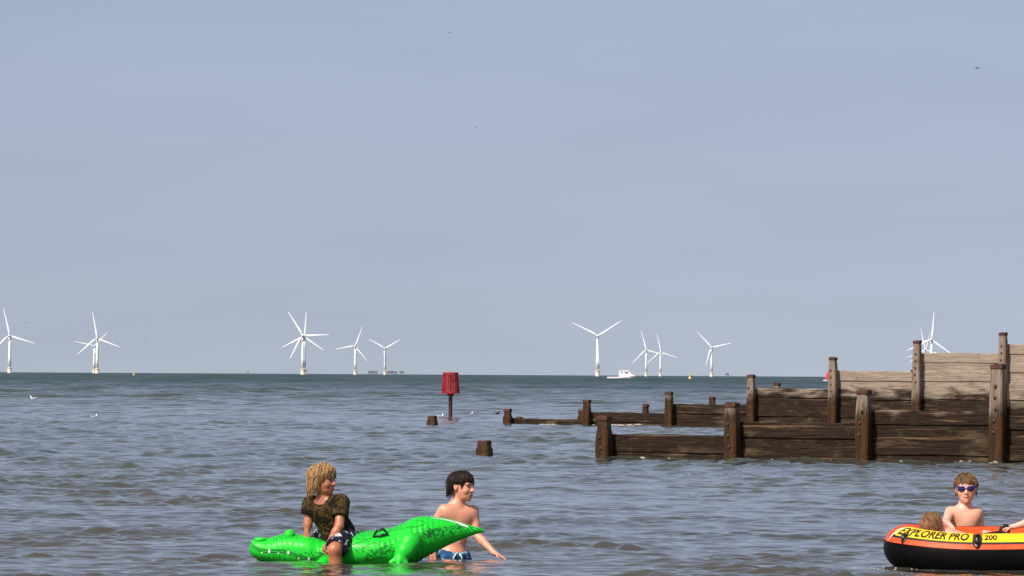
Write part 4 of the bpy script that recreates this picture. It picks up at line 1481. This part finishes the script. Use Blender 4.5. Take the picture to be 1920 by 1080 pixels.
    patch([(683, 1043), (700, 1030), (725, 1022), (744, 1018), (742, 1032), (722, 1046), (700, 1052), (684, 1051)], 95, 5, 1.5, -.4)
    patch([(664, 1024), (690, 1016), (720, 1012), (735, 1014), (715, 1024), (690, 1034), (672, 1036)], 34, 4, .9, -.3)
    patch([(792, 1018), (805, 1008), (822, 998), (826, 990), (806, 992), (790, 1002)], 46, 6, 1.5, -.25)
    patch([(806, 1004), (822, 993), (850, 985), (872, 986), (893, 992), (870, 998), (842, 1003), (815, 1011)], 70, 4, 1.5, -1.2)
    patch([(828, 988), (850, 983), (872, 984), (890, 989), (880, 993), (850, 991)], 34, 3.6, 1.6, .2)
    patch([(770, 1005), (790, 998), (800, 1000), (790, 1010)], 16, 5, 1.0, -.2)
    patch([(552, 1038), (575, 1035), (600, 1030), (606, 1038), (590, 1042), (565, 1040)], 24, 2.5, 1.0, 0)
    patch([(592, 1008), (607, 1013), (618, 1016), (614, 1030), (603, 1026), (600, 1014)], 16, 5, 1.6, .9)
    patch([(596, 1036), (612, 1030), (617, 1044), (606, 1050)], 16, 6, 1.6, .5)
    for x in np.linspace(512, 556, 10):
        y = csp(1, x); mark(m, [(x, y + 1), (x + 2.5, y + 3), (x + 2, y + 6)], 1.5)
        mark(m, [(x - 1, y + 8), (x + 2, y + 7), (x + 4, y + 8.5)], .9)
    for x in np.linspace(560, 580, 4):
        y = csp(1, x); mark(m, [(x, y + 2), (x + 3, y + 5)], 1.4); mark(m, [(x - 3, y + 7), (x, y + 9)], 1.1)
    mark(m, [(485, 1009.5), (495, 1010.5), (503, 1010)], 1.2, False)
    mark(m, [(892, 990), (898, 993), (903, 992)], 2.0); mark(m, [(885, 992), (893, 996), (902, 997)], 1.4)
    m.build('body', [M['croc'], M['crocink']], t, root, True)
    # white warning panel on the tail root, widened to paint in the glare there
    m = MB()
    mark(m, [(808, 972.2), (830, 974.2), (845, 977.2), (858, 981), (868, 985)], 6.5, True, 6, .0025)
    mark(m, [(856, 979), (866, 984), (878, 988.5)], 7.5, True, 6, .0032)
    pan = m.build('warning_panel_glare', M['label'], t, root)
    m = MB()
    for x in (818, 824, 829, 835, 841, 846, 851):
        y = np.interp(x, [810, 830, 845, 858], [972.5, 974.2, 977.2, 981]); mark(m, [(x - 1.5, y - .5), (x + 1.5, y + .3)], .9, False, 2, .004)
    m.build('small_print', M['labelink'], pan, root)
    # grab handle
    m = MB()
    a, b = croc_at(699, 1007, 0), croc_at(728, 1001, 0)
    def hp(px, py, o): 
        q = croc_at(px, py, 0) if py > csp(1, px) else P(px, py, CD - .05); return P(px, py, q[1] - o)
    D_ = croc_at(712, 1004, 0)[1] - .03
    m.tube([P(700, 1007.5, D_ + .01), P(704, 999, D_ - .01), P(708, 994.5, D_ - .015), P(718, 992, D_ - .015), P(721, 994, D_ - .01), P(727, 1000.5, D_ + .01)], [.007, .008, .0095, .0095, .008, .007], 8)
    m.tube([P(699, 1007.5, D_ + .01), P(713, 1004.5, D_), P(728, 1001.5, D_ + .012)], [.006, .008, .006], 8)
    m.build('handle', M['black'], t, root, True)
    m = MB(); q = croc_at(745, 1041, .0); 
    tag(t, 'bright green inflatable crocodile with printed dark scales, carrying the blond boy in the water', 'inflatable toy')
    return t


crocodile()

# ------------------------------------------------------------------ blond boy riding the crocodile
D1 = 34.2
J = lambda px, py, dd: P(px, py, D1 + dd)
B1 = dict(pelvis=J(636, 1003, .05), chest=J(615, 961, .03), neck=J(607, 934, .02), head=J(606, 899, .0),
          shR=J(582, 945, .075), elR=J(578, 977, .06), wrR=J(576, 997, .045),
          shL=J(640, 942, -.055), elL=J(636, 986, -.14), wrL=J(617, 1019, -.17),
          hipR=J(624, 1006, .12), knR=J(597, 1012, .27), anR=J(600, 1085, .30),
          hipL=J(646, 1010, -.05), knL=J(627, 1031, -.25), anL=J(634, 1105, -.20), toeL=J(610, 1112, -.25), toeR=J(580, 1092, .28))
boy1, root1, Rt1, Rh1 = person(B1, (-.42, -.9, 0), (.86, -.5, -.06), (.05, -.05, 1), .198, SKIN['a'],
    'person with shoulder-length blond hair in camouflage shirt sitting astride the green inflatable crocodile',
    dict(R=((-.1, -.25, -1), (.3, .8, 0), -1, .35), L=((-.55, .15, -.8), (.3, .9, -.4), 1, 1.15)), .98,
    dict(matl=M['blond'], n=1700, length=.66, rs=3, cap_low=-.10, wild=.30, rad=.0028, back=1.15, vol=.11, sweep=.8, curl=.16))
up1 = Rt1[:, 2]
lo, hi = bbox(B1)
S = SDF(lo, hi, .005)
hem = B1['pelvis'] - up1 * .015
pl = [(hem, -up1)]
S.ell(B1['pelvis'] + up1 * .01, np.array((.116, .094, .10)), Rt1, .02, planes=pl)
S.ell(lerp(B1['pelvis'], B1['chest'], .5), np.array((.108, .086, .12)), Rt1, .03, planes=pl)
S.ell(B1['chest'], np.array((.118, .088, .115)), Rt1, .03)
for s in 'LR':
    S.cone(lerp(B1['neck'], B1['chest'], .22), lerp(B1['neck'], B1['sh' + s], .95) - up1 * .006, .052, .052, .02)
    S.ell(lerp(B1['sh' + s], B1['chest'], .35) + Rt1[:, 1] * .03, np.array((.064, .044, .064)), Rt1, .02)
    S.ell(lerp(B1['sh' + s], B1['chest'], .35) - Rt1[:, 1] * .02, np.array((.064, .044, .064)), Rt1, .02)
    e = lerp(B1['sh' + s], B1['el' + s], .62); dn = nrm(B1['el' + s] - B1['sh' + s])
    S.cone(B1['sh' + s], lerp(B1['sh' + s], B1['el' + s], .9), .053, .060, .025, planes=[(e, dn)])
# neckline
vf = B1['neck'] + Rt1[:, 1] * .06
S.cone(B1['neck'] + up1 * .03 + Rt1[:, 1] * .03, B1['neck'] + up1 * .06, .062, .07, .006, 'sub')
S.cone(B1['neck'] + up1 * .01 + Rt1[:, 1] * .075, lerp(B1['neck'], B1['chest'], .55) + Rt1[:, 1] * .105, .035, .012, .006, 'sub')
cloth('shirt', S, M['camo'], boy1, root1)
S = SDF(lo, hi, .005)
S.ell(B1['pelvis'] - up1 * .005, np.array((.112, .094, .09)), Rt1, .02)
for s, f in (('L', .86), ('R', .86)):
    e = lerp(B1['hip' + s], B1['kn' + s], f); dn = nrm(B1['kn' + s] - B1['hip' + s])
    S.cone(B1['hip' + s], B1['kn' + s] + dn * .05, .080, .070, .025, planes=[(e, dn)])
cloth('shorts', S, M['shorts'], boy1, root1)

# ------------------------------------------------------------------ dark-haired boy wading behind the tail
D2 = 34.95
J = lambda px, py, dd: P(px, py, D2 + dd)
B2 = dict(pelvis=J(849, 1040, .0), chest=J(857, 975, .0), neck=J(856, 944, .0), head=J(866, 912.5, -.005),
          shR=J(831, 956, -.05), elR=J(806, 998, -.02), wrR=J(810, 1029, -.14),
          shL=J(888, 957, .045), elL=J(893, 1003, .0), wrL=J(927, 1037, -.10),
          hipR=J(836, 1052, -.03), knR=J(836, 1140, -.05), anR=J(838, 1225, .02),
          hipL=J(864, 1052, .03), knL=J(870, 1140, .0), anL=J(866, 1225, .06), toeL=J(890, 1240, -.04), toeR=J(850, 1240, -.1))
boy2, root2, Rt2, Rh2 = person(B2, (.35, -.94, 0), (.84, -.54, -.10), (.04, 0, 1), .198, SKIN['b'],
    'person with short dark wet hair and blue trunks wading bare-chested behind the crocodile tail',
    dict(R=((.1, -.1, -1), (.5, .8, 0), -1, .3), L=((.9, -.25, -.38), (.1, -.1, -1), -1, .25)), .97,
    dict(matl=M['dark'], n=1500, length=.50, rs=8, cap_low=-.13, wild=.20, rad=.0030, back=1.0, vol=.12, sweep=-.7, curl=.12, ears=True))
lo, hi = bbox(B2); S = SDF(lo, hi, .005)
up2 = Rt2[:, 2]; top = B2['pelvis'] + up2 * .03 - Rt2[:, 1] * 0
pl = [(top, nrm(up2 + .15 * Rt2[:, 1]))]
S.ell(B2['pelvis'], np.array((.112, .092, .10)), Rt2, .02, planes=pl)
for s in 'LR':
    e = lerp(B2['hip' + s], B2['kn' + s], .75); dn = nrm(B2['kn' + s] - B2['hip' + s])
    S.cone(B2['hip' + s], B2['kn' + s], .076, .072, .025, planes=[(e, dn)] + pl)
tr = cloth('swim_trunks', S, M['trunks'], boy2, root2)
m = MB()
for s in (-1, 1):
    a = B2['pelvis'] + Rt2[:, 1] * .096 + Rt2[:, 0] * (.012 * s) + up2 * .012
    m.tube([a, a + Rt2[:, 1] * .008 + Rt2[:, 0] * .015 * s - up2 * .02, a + Rt2[:, 0] * .022 * s + Rt2[:, 1] * .004 - up2 * .05], .0045, 6)
m.build('drawstring', M['label'], tr, root2, True)

# ------------------------------------------------------------------ inflatable boat
BX, BY = 3.40, 33.86; BA, BB = .83, .345; TR = .148


def boat_path(s):
    """s in 0..1 round the tube centre line, 0 = bow (left), near side first"""
    a = 2 * PI * s
    e = .62
    c, sn = math.cos(a), math.sin(a)
    x = -BA * math.copysign(abs(c) ** e, c); y = -BB * math.copysign(abs(sn) ** e, sn)
    bow = max(0, -x / BA)
    z = .082 + .028 * (y / BB) * .5 + .038 * bow ** 2.2 + .010 * math.cos(x * 5)
    y *= 1 - .10 * max(0, (-x / BA - .55) / .45)
    return np.array((BX + x, BY + y + .03 * bow, z))


_ss = np.linspace(0, 1, 1441); _pp = np.array([boat_path(s) for s in _ss]); _cl = np.concatenate([[0], np.cumsum(np.linalg.norm(np.diff(_pp, axis=0), axis=1))])


def boat_pt(s, th, off=0.0):
    """th from outward horizontal (0) up to the top (90 deg)"""
    s = s % 1.0
    l = s * _cl[-1]
    def at(l_): 
        l_ = l_ % _cl[-1]; return np.array([np.interp(l_, _cl, _pp[:, k]) for k in range(3)])
    p = at(l); t = nrm(at(l + .03) - at(l - .03))
    out = nrm(np.cross(np.array((0, 0, 1.)), t)); 
    if np.dot(out, p - np.array((BX, BY, p[2]))) < 0: out = -out
    r = TR + off
    return p + out * r * 1.02 * math.cos(th) + np.array((0, 0, 1.)) * r * .98 * math.sin(th)


def s_at_px(px):
    """arc parameter on the near side met at a photo column"""
    best = None
    for s in np.linspace(.02, .48, 1500):
        q = boat_pt_fast(s)
        u = q[0] / q[1] * F + 960
        if u >= px: return s
    return .48


def boat_pt_fast(s):
    l = s * _cl[-1]; p = np.array([np.interp(l, _cl, _pp[:, k]) for k in range(3)])
    return p + np.array((0, -TR * .8, 0)) * min(1, s * 12) + np.array((-TR * .8, 0, 0)) * max(0, 1 - s * 12)


def mat_vinyl(name, col, rough=.5, spec=.3):
    n = NT(name); v = n.coord()
    c = n.mix(n.noise(v, 4, 3), col, tuple(x * .86 for x in col))
    n.set(Base_Color=c, Roughness=rough, Normal=n.bump(n.noise(v, 7, 2, .4), .45, .025)); n.b.inputs['Specular IOR Level'].default_value = spec; return n.m


M['orange'] = mat_vinyl('orange_vinyl', (.82, .085, .014))
M['bblack'] = mat_vinyl('black_vinyl', (.004, .0035, .0035), .5, .06)
M['byellow'] = mat_vinyl('yellow_vinyl', (.88, .60, .02))
M['ink'] = mat_plain('black_print', (.012, .010, .010), .4, .1, 20)


def boat():
    root = np.array((BX, BY, 0)); t = empty('inflatable_boat', root)
    NS, NTH = 220, 28; split = R(17)
    def shell(t0, t1, n, off=0.0):
        V = []; Fc = []
        for i in range(NS):
            for k in range(n + 1): V.append(boat_pt(i / NS, t0 + (t1 - t0) * k / n, off))
        for i in range(NS):
            i2 = (i + 1) % NS
            for k in range(n): Fc.append((i * (n + 1) + k, i2 * (n + 1) + k, i2 * (n + 1) + k + 1, i * (n + 1) + k + 1))
        return V, Fc
    m = MB(); m.add(*shell(split, R(200), 30)); m.build('upper_tube', M['orange'], t, root, True)
    m = MB(); m.add(*shell(R(200), R(360) + split, 26)); m.build('lower_tube', M['bblack'], t, root, True)
    m = MB(); m.add(*shell(split - R(3), split + R(3), 2, .0015)); m.build('seam', M['bblack'], t, root, True)
    # floor
    m = MB(); ring = [boat_path(s) for s in np.linspace(0, 1, 80, endpoint=False)]
    V = [(p[0], p[1], .03) for p in ring] + [(p[0], p[1], -.03) for p in ring]; n = 80
    m.add(V, [list(range(n)), list(range(n, 2 * n))[::-1]] + [(i, i + n, (i + 1) % n + n, (i + 1) % n) for i in range(n)])
    m.build('floor', M['bblack'], t, root)
    # yellow bands
    sA, sB, sC = s_at_px(1683), s_at_px(1830), s_at_px(1847)
    def band(s0, s1, t0, t1, name, mt, off, n=40, k=8, taper=0):
        V = []; Fc = []
        for i in range(n + 1):
            u = i / n; s = s0 + (s1 - s0) * u
            tt = 1.0
            if taper and u < taper: tt = math.sqrt(max(0.02, 1 - (1 - u / taper) ** 2))
            mid = t0 + (t1 - t0) * .35
            for j in range(k + 1):
                th = t0 + (t1 - t0) * j / k
                V.append(boat_pt(s, mid + (th - mid) * tt, off))
        for i in range(n):
            for j in range(k): Fc.append((i * (k + 1) + j, (i + 1) * (k + 1) + j, (i + 1) * (k + 1) + j + 1, i * (k + 1) + j + 1))
        m = MB(); m.add(V, Fc); return m.build(name, mt, t, root, True)
    b0, b1 = R(40), R(90)
    for s0, s1, tp in ((sA, sB, .12), (sC, .46, 0)):
        band(s0 - (.004 if tp else 0), s1, b0 - R(6), b0 + R(4), 'band_edge', M['ink'], .0012, taper=tp * .5)
        band(s0, s1, b0, b1, 'yellow_band', M['byellow'], .0024, taper=tp)
    # far side band too
    band(.54, .96, b0, b1, 'yellow_band', M['byellow'], .0024)
    # lettering
    def text(txt, s0, s1, t0, t1, shear, name):
        cu = bpy.data.curves.new('t', 'FONT'); cu.body = txt; cu.size = 1; cu.shear = shear; cu.offset = .022; cu.resolution_u = 3
        ob = bpy.data.objects.new('t', cu); COL.objects.link(ob)
        bpy.context.view_layer.update()
        me = bpy.data.meshes.new_from_object(ob.evaluated_get(bpy.context.evaluated_depsgraph_get()))
        bpy.data.objects.remove(ob)
        bm = bmesh.new(); bm.from_mesh(me); bmesh.ops.triangulate(bm, faces=bm.faces[:])
        bmesh.ops.subdivide_edges(bm, edges=[e for e in bm.edges if e.calc_length() > .15], cuts=3, use_grid_fill=True)
        bmesh.ops.triangulate(bm, faces=bm.faces[:])
        A = np.array([v.co[:] for v in bm.verts]); Fc = [[v.index for v in f.verts] for f in bm.faces]; bm.free()
        x0, x1 = A[:, 0].min(), A[:, 0].max(); y0, y1 = A[:, 1].min(), A[:, 1].max()
        V = [boat_pt(s0 + (s1 - s0) * (p[0] - x0) / (x1 - x0), t0 + (t1 - t0) * (p[1] - y0) / (y1 - y0), .0045) for p in A]
        m = MB(); m.add(V, Fc); m.build(name, M['ink'], t, root)
    text('EXPLORER PRO', s_at_px(1694), s_at_px(1824), R(44), R(76), .12, 'lettering')
    text('200', s_at_px(1851), s_at_px(1874), R(47), R(68), .1, 'lettering')
    # rubber rowlocks and rope eyelets
    for px, th, sc in ((1711, 36, .8), (1838.5, 46, 1.25), (1968, 46, 1.25)):
        s = s_at_px(px); p = boat_pt(s, R(th), 0); nn = nrm(p - boat_pt(s, R(th), -.1)); tg = nrm(boat_pt(s + .004, R(th)) - boat_pt(s - .004, R(th))); vv = np.cross(nn, tg)
        Rm = np.stack([tg, nn, vv], 1)
        m = MB(); m.ellipsoid(p, np.array((.026, .012, .05)) * sc, Rm, 16, 10); m.ellipsoid(p + nn * .012 * sc, np.array((.019, .022, .036)) * sc, Rm, 14, 10)
        m.tube([p + nn * .02 * sc - tg * .016 * sc + vv * .02, p + nn * .045 * sc, p + nn * .02 * sc + tg * .016 * sc + vv * .02], .006 * sc, 6)
        m.build('rowlock', M['black'], t, root, True)
    # rope from the bow
    s = s_at_px(1688); m = MB(); q = boat_pt(s, R(60), .004)
    m.tube([boat_pt(s + .004, R(72), .006), q, boat_pt(s, R(40), .008), boat_pt(s - .001, R(22), .012)], .0045, 6)
    m.build('bow_cord', M['label'], t, root, True)
    tag(t, 'orange and black inflatable boat with yellow lettered band, cut off by the right edge', 'inflatable boat')
    return t


boat()

# ------------------------------------------------------------------ boy with sunglasses behind the boat
D3 = 34.62
J = lambda px, py, dd: P(px, py, D3 + dd)
B3 = dict(pelvis=J(1806, 1058, .03), chest=J(1807, 979, .0), neck=J(1808, 949, .0), head=J(1811, 917, -.01),
          shR=J(1781, 959, -.01), elR=J(1773, 981, -.16), wrR=J(1780, 984, -.50),
          shL=J(1834, 960, .02), elL=J(1841, 1006, .03), wrL=J(1838, 1040, -.04),
          hipR=J(1794, 1072, .0), knR=J(1792, 1150, -.05), anR=J(1794, 1230, .02),
          hipL=J(1820, 1072, .0), knL=J(1824, 1150, -.05), anL=J(1822, 1230, .02), toeR=J(1790, 1240, -.1), toeL=J(1826, 1240, -.1))
boy3, root3, Rt3, Rh3 = person(B3, (-.05, -1, 0), (-.06, -.98, -.10), (-.03, 0, 1), .19, SKIN['c'],
    'person in blue sunglasses with tousled brown hair, bare-chested behind the orange boat',
    dict(R=((.4, -.5, -.75), (0, -.6, -.4), 1, .4), L=((0, -.2, -1), (.8, .2, 0), -1, .3)), .90,
    dict(matl=M['brown'], n=1500, length=.36, rs=21, cap_low=-.10, wild=.42, rad=.0030, sweep=-1.1, curl=.3, vol=.13, ears=True))
M['lens'] = mat_plain('blue_lens', (.008, .010, .09), .08, .1, 20)
M['frame'] = mat_plain('blue_frame', (.06, .07, .26), .3, .1, 20)
def LH(x, y, z): return B3['head'] + .19 * (Rh3 @ np.array((x, y, z)))
gl = MB()
gl.tube([LH(-.06, .46, .035), LH(0, .47, .045), LH(.06, .46, .035)], .0035, 6)
for s in (-1, 1):
    gl.tube([LH(.04 * s, .455, .085), LH(.16 * s, .445, .105), LH(.285 * s, .39, .10), LH(.36 * s, .30, .065), LH(.37 * s, .0, .05)], [.003, .0038, .0045, .0045, .003], 6)
glo = gl.build('sunglasses', M['frame'], boy3, root3, True)
for s in (-1, 1):
    m = MB(); m.ellipsoid(LH(.165 * s, .415, .02), np.array((.140, .03, .088)) * .19, Rh3 @ np.array(Matrix.Rotation(R(-14 * s), 3, 'Z')), 18, 10)
    m.build('lens', M['lens'], glo, root3, True)
S = SDF(*bbox(B3), .006)
for s in 'LR':
    e = lerp(B3['hip' + s], B3['kn' + s], .7); dn = nrm(B3['kn' + s] - B3['hip' + s]); S.cone(B3['hip' + s], B3['kn' + s], .074, .07, .025, planes=[(e, dn)])
S.ell(B3['pelvis'], np.array((.105, .086, .08)), Rt3, .02)
cloth('swim_trunks', S, M['trunks'], boy3, root3)

# ------------------------------------------------------------------ child lying in the boat
D4 = 33.80
J = lambda px, py, dd: P(px, py, D4 + dd)
B4 = dict(pelvis=J(1868, 1032, .05), chest=J(1798, 1014, .04), neck=J(1776, 1003, .03), head=J(1751, 986, .0),
          shR=J(1780, 1010, -.06), elR=J(1812, 1024, -.08), wrR=J(1842, 1026, -.06),
          shL=J(1780, 1008, .12), elL=J(1812, 1022, .14), wrL=J(1842, 1026, .12),
          hipR=J(1884, 1034, .0), knR=J(1915, 1025, .0), anR=J(1968, 1036, .0), hipL=J(1884, 1034, .1), knL=J(1915, 1028, .12), anL=J(1968, 1036, .12), toeR=J(1975, 1022, 0), toeL=J(1975, 1022, .12))
boy4, root4, Rt4, Rh4 = person(B4, (.25, .1, 1), (.62, .62, .35), (-.55, -.1, .95), .172, SKIN['c'],
    'person lying low inside the orange boat, only light brown hair showing above its rim',
    dict(R=((1, 0, 0), (0, 0, -1), 1, .3), L=((1, 0, 0), (0, 0, -1), -1, .3)), .85,
    dict(matl=M['sandy'], n=1500, length=.40, rs=33, cap_low=-.22, wild=.26, rad=.0031))
S = SDF(*bbox(B4), .006)
for s in 'LR':
    e = lerp(B4['hip' + s], B4['kn' + s], .8); dn = nrm(B4['kn' + s] - B4['hip' + s]); S.cone(B4['hip' + s], B4['kn' + s], .07, .066, .025, planes=[(e, dn)])
S.ell(B4['pelvis'], np.array((.10, .084, .08)), Rt4, .02)
cloth('swim_trunks', S, M['shorts'], boy4, root4)

# ------------------------------------------------------------------ rower mostly outside the frame, reaching to the oar handle
D5 = 33.90
J = lambda px, py, dd: P(px, py, D5 + dd)
B5 = dict(pelvis=J(2010, 1030, .08), chest=J(1992, 968, .06), neck=J(1986, 938, .05), head=J(1980, 898, .03),
          shR=J(1986, 950, .17), elR=J(1962, 992, .22), wrR=J(1945, 1010, .14),
          shL=J(1976, 952, -.05), elL=J(1938, 977, -.08), wrL=J(1899, 988, -.05),
          hipR=J(2002, 1036, .14), knR=J(1925, 1012, .14), anR=J(1862, 1030, .12),
          hipL=J(2002, 1036, .02), knL=J(1930, 1022, .02), anL=J(1868, 1006, .0), toeL=J(1846, 999, .0), toeR=J(1850, 1018, .12))
boy5, root5, Rt5, Rh5 = person(B5, (-1, -.25, 0), (-1, -.15, -.1), (0, 0, 1), .20, SKIN['c'],
    'person cut off by the right edge, only forearm and hand on the black grip showing',
    dict(R=((-.8, -.3, -.5), (.2, -.9, -.3), 1, .4), L=((-1, 0, -.05), (0, .15, -1), 1, .95)), .92,
    dict(matl=M['brown'], n=300, length=.40, rs=41, cap_low=-.12, wild=.2))
S = SDF(*bbox(B5), .006)
for s in 'LR':
    e = lerp(B5['hip' + s], B5['kn' + s], .7); dn = nrm(B5['kn' + s] - B5['hip' + s]); S.cone(B5['hip' + s], B5['kn' + s], .074, .07, .025, planes=[(e, dn)])
S.ell(B5['pelvis'], np.array((.105, .088, .085)), Rt5, .02)
cloth('swim_trunks', S, M['shorts'], boy5, root5)
# oar handle: a black ring grip with its shaft running down inside the boat
hc = P(1884, 993, D5 - .06)
t = empty('oar', hc)
m = MB(); pts = [hc + np.array((.026 * math.cos(a), -.004, .026 * math.sin(a))) for a in np.linspace(0, 2 * PI, 25)]
m.tube(pts, .012, 8, False); m.build('grip', M['black'], t, hc, True)
m = MB(); m.tube([hc + np.array((-.02, 0, -.018)), hc + np.array((-.12, .01, -.032)), hc + np.array((-.30, .03, -.06))], [.014, .012, .011], 8); m.build('shaft', M['black'], t, hc, True)
m = MB(); m.tube([hc + np.array((-.30, .03, -.06)), hc + np.array((-.36, .035, -.068)), hc + np.array((-.44, .04, -.08))], [.012, .05, .045], 8); m.build('blade', M['black'], t, hc, True)
tag(t, 'black oar with a ring grip held in the hand at the right edge', 'oar')
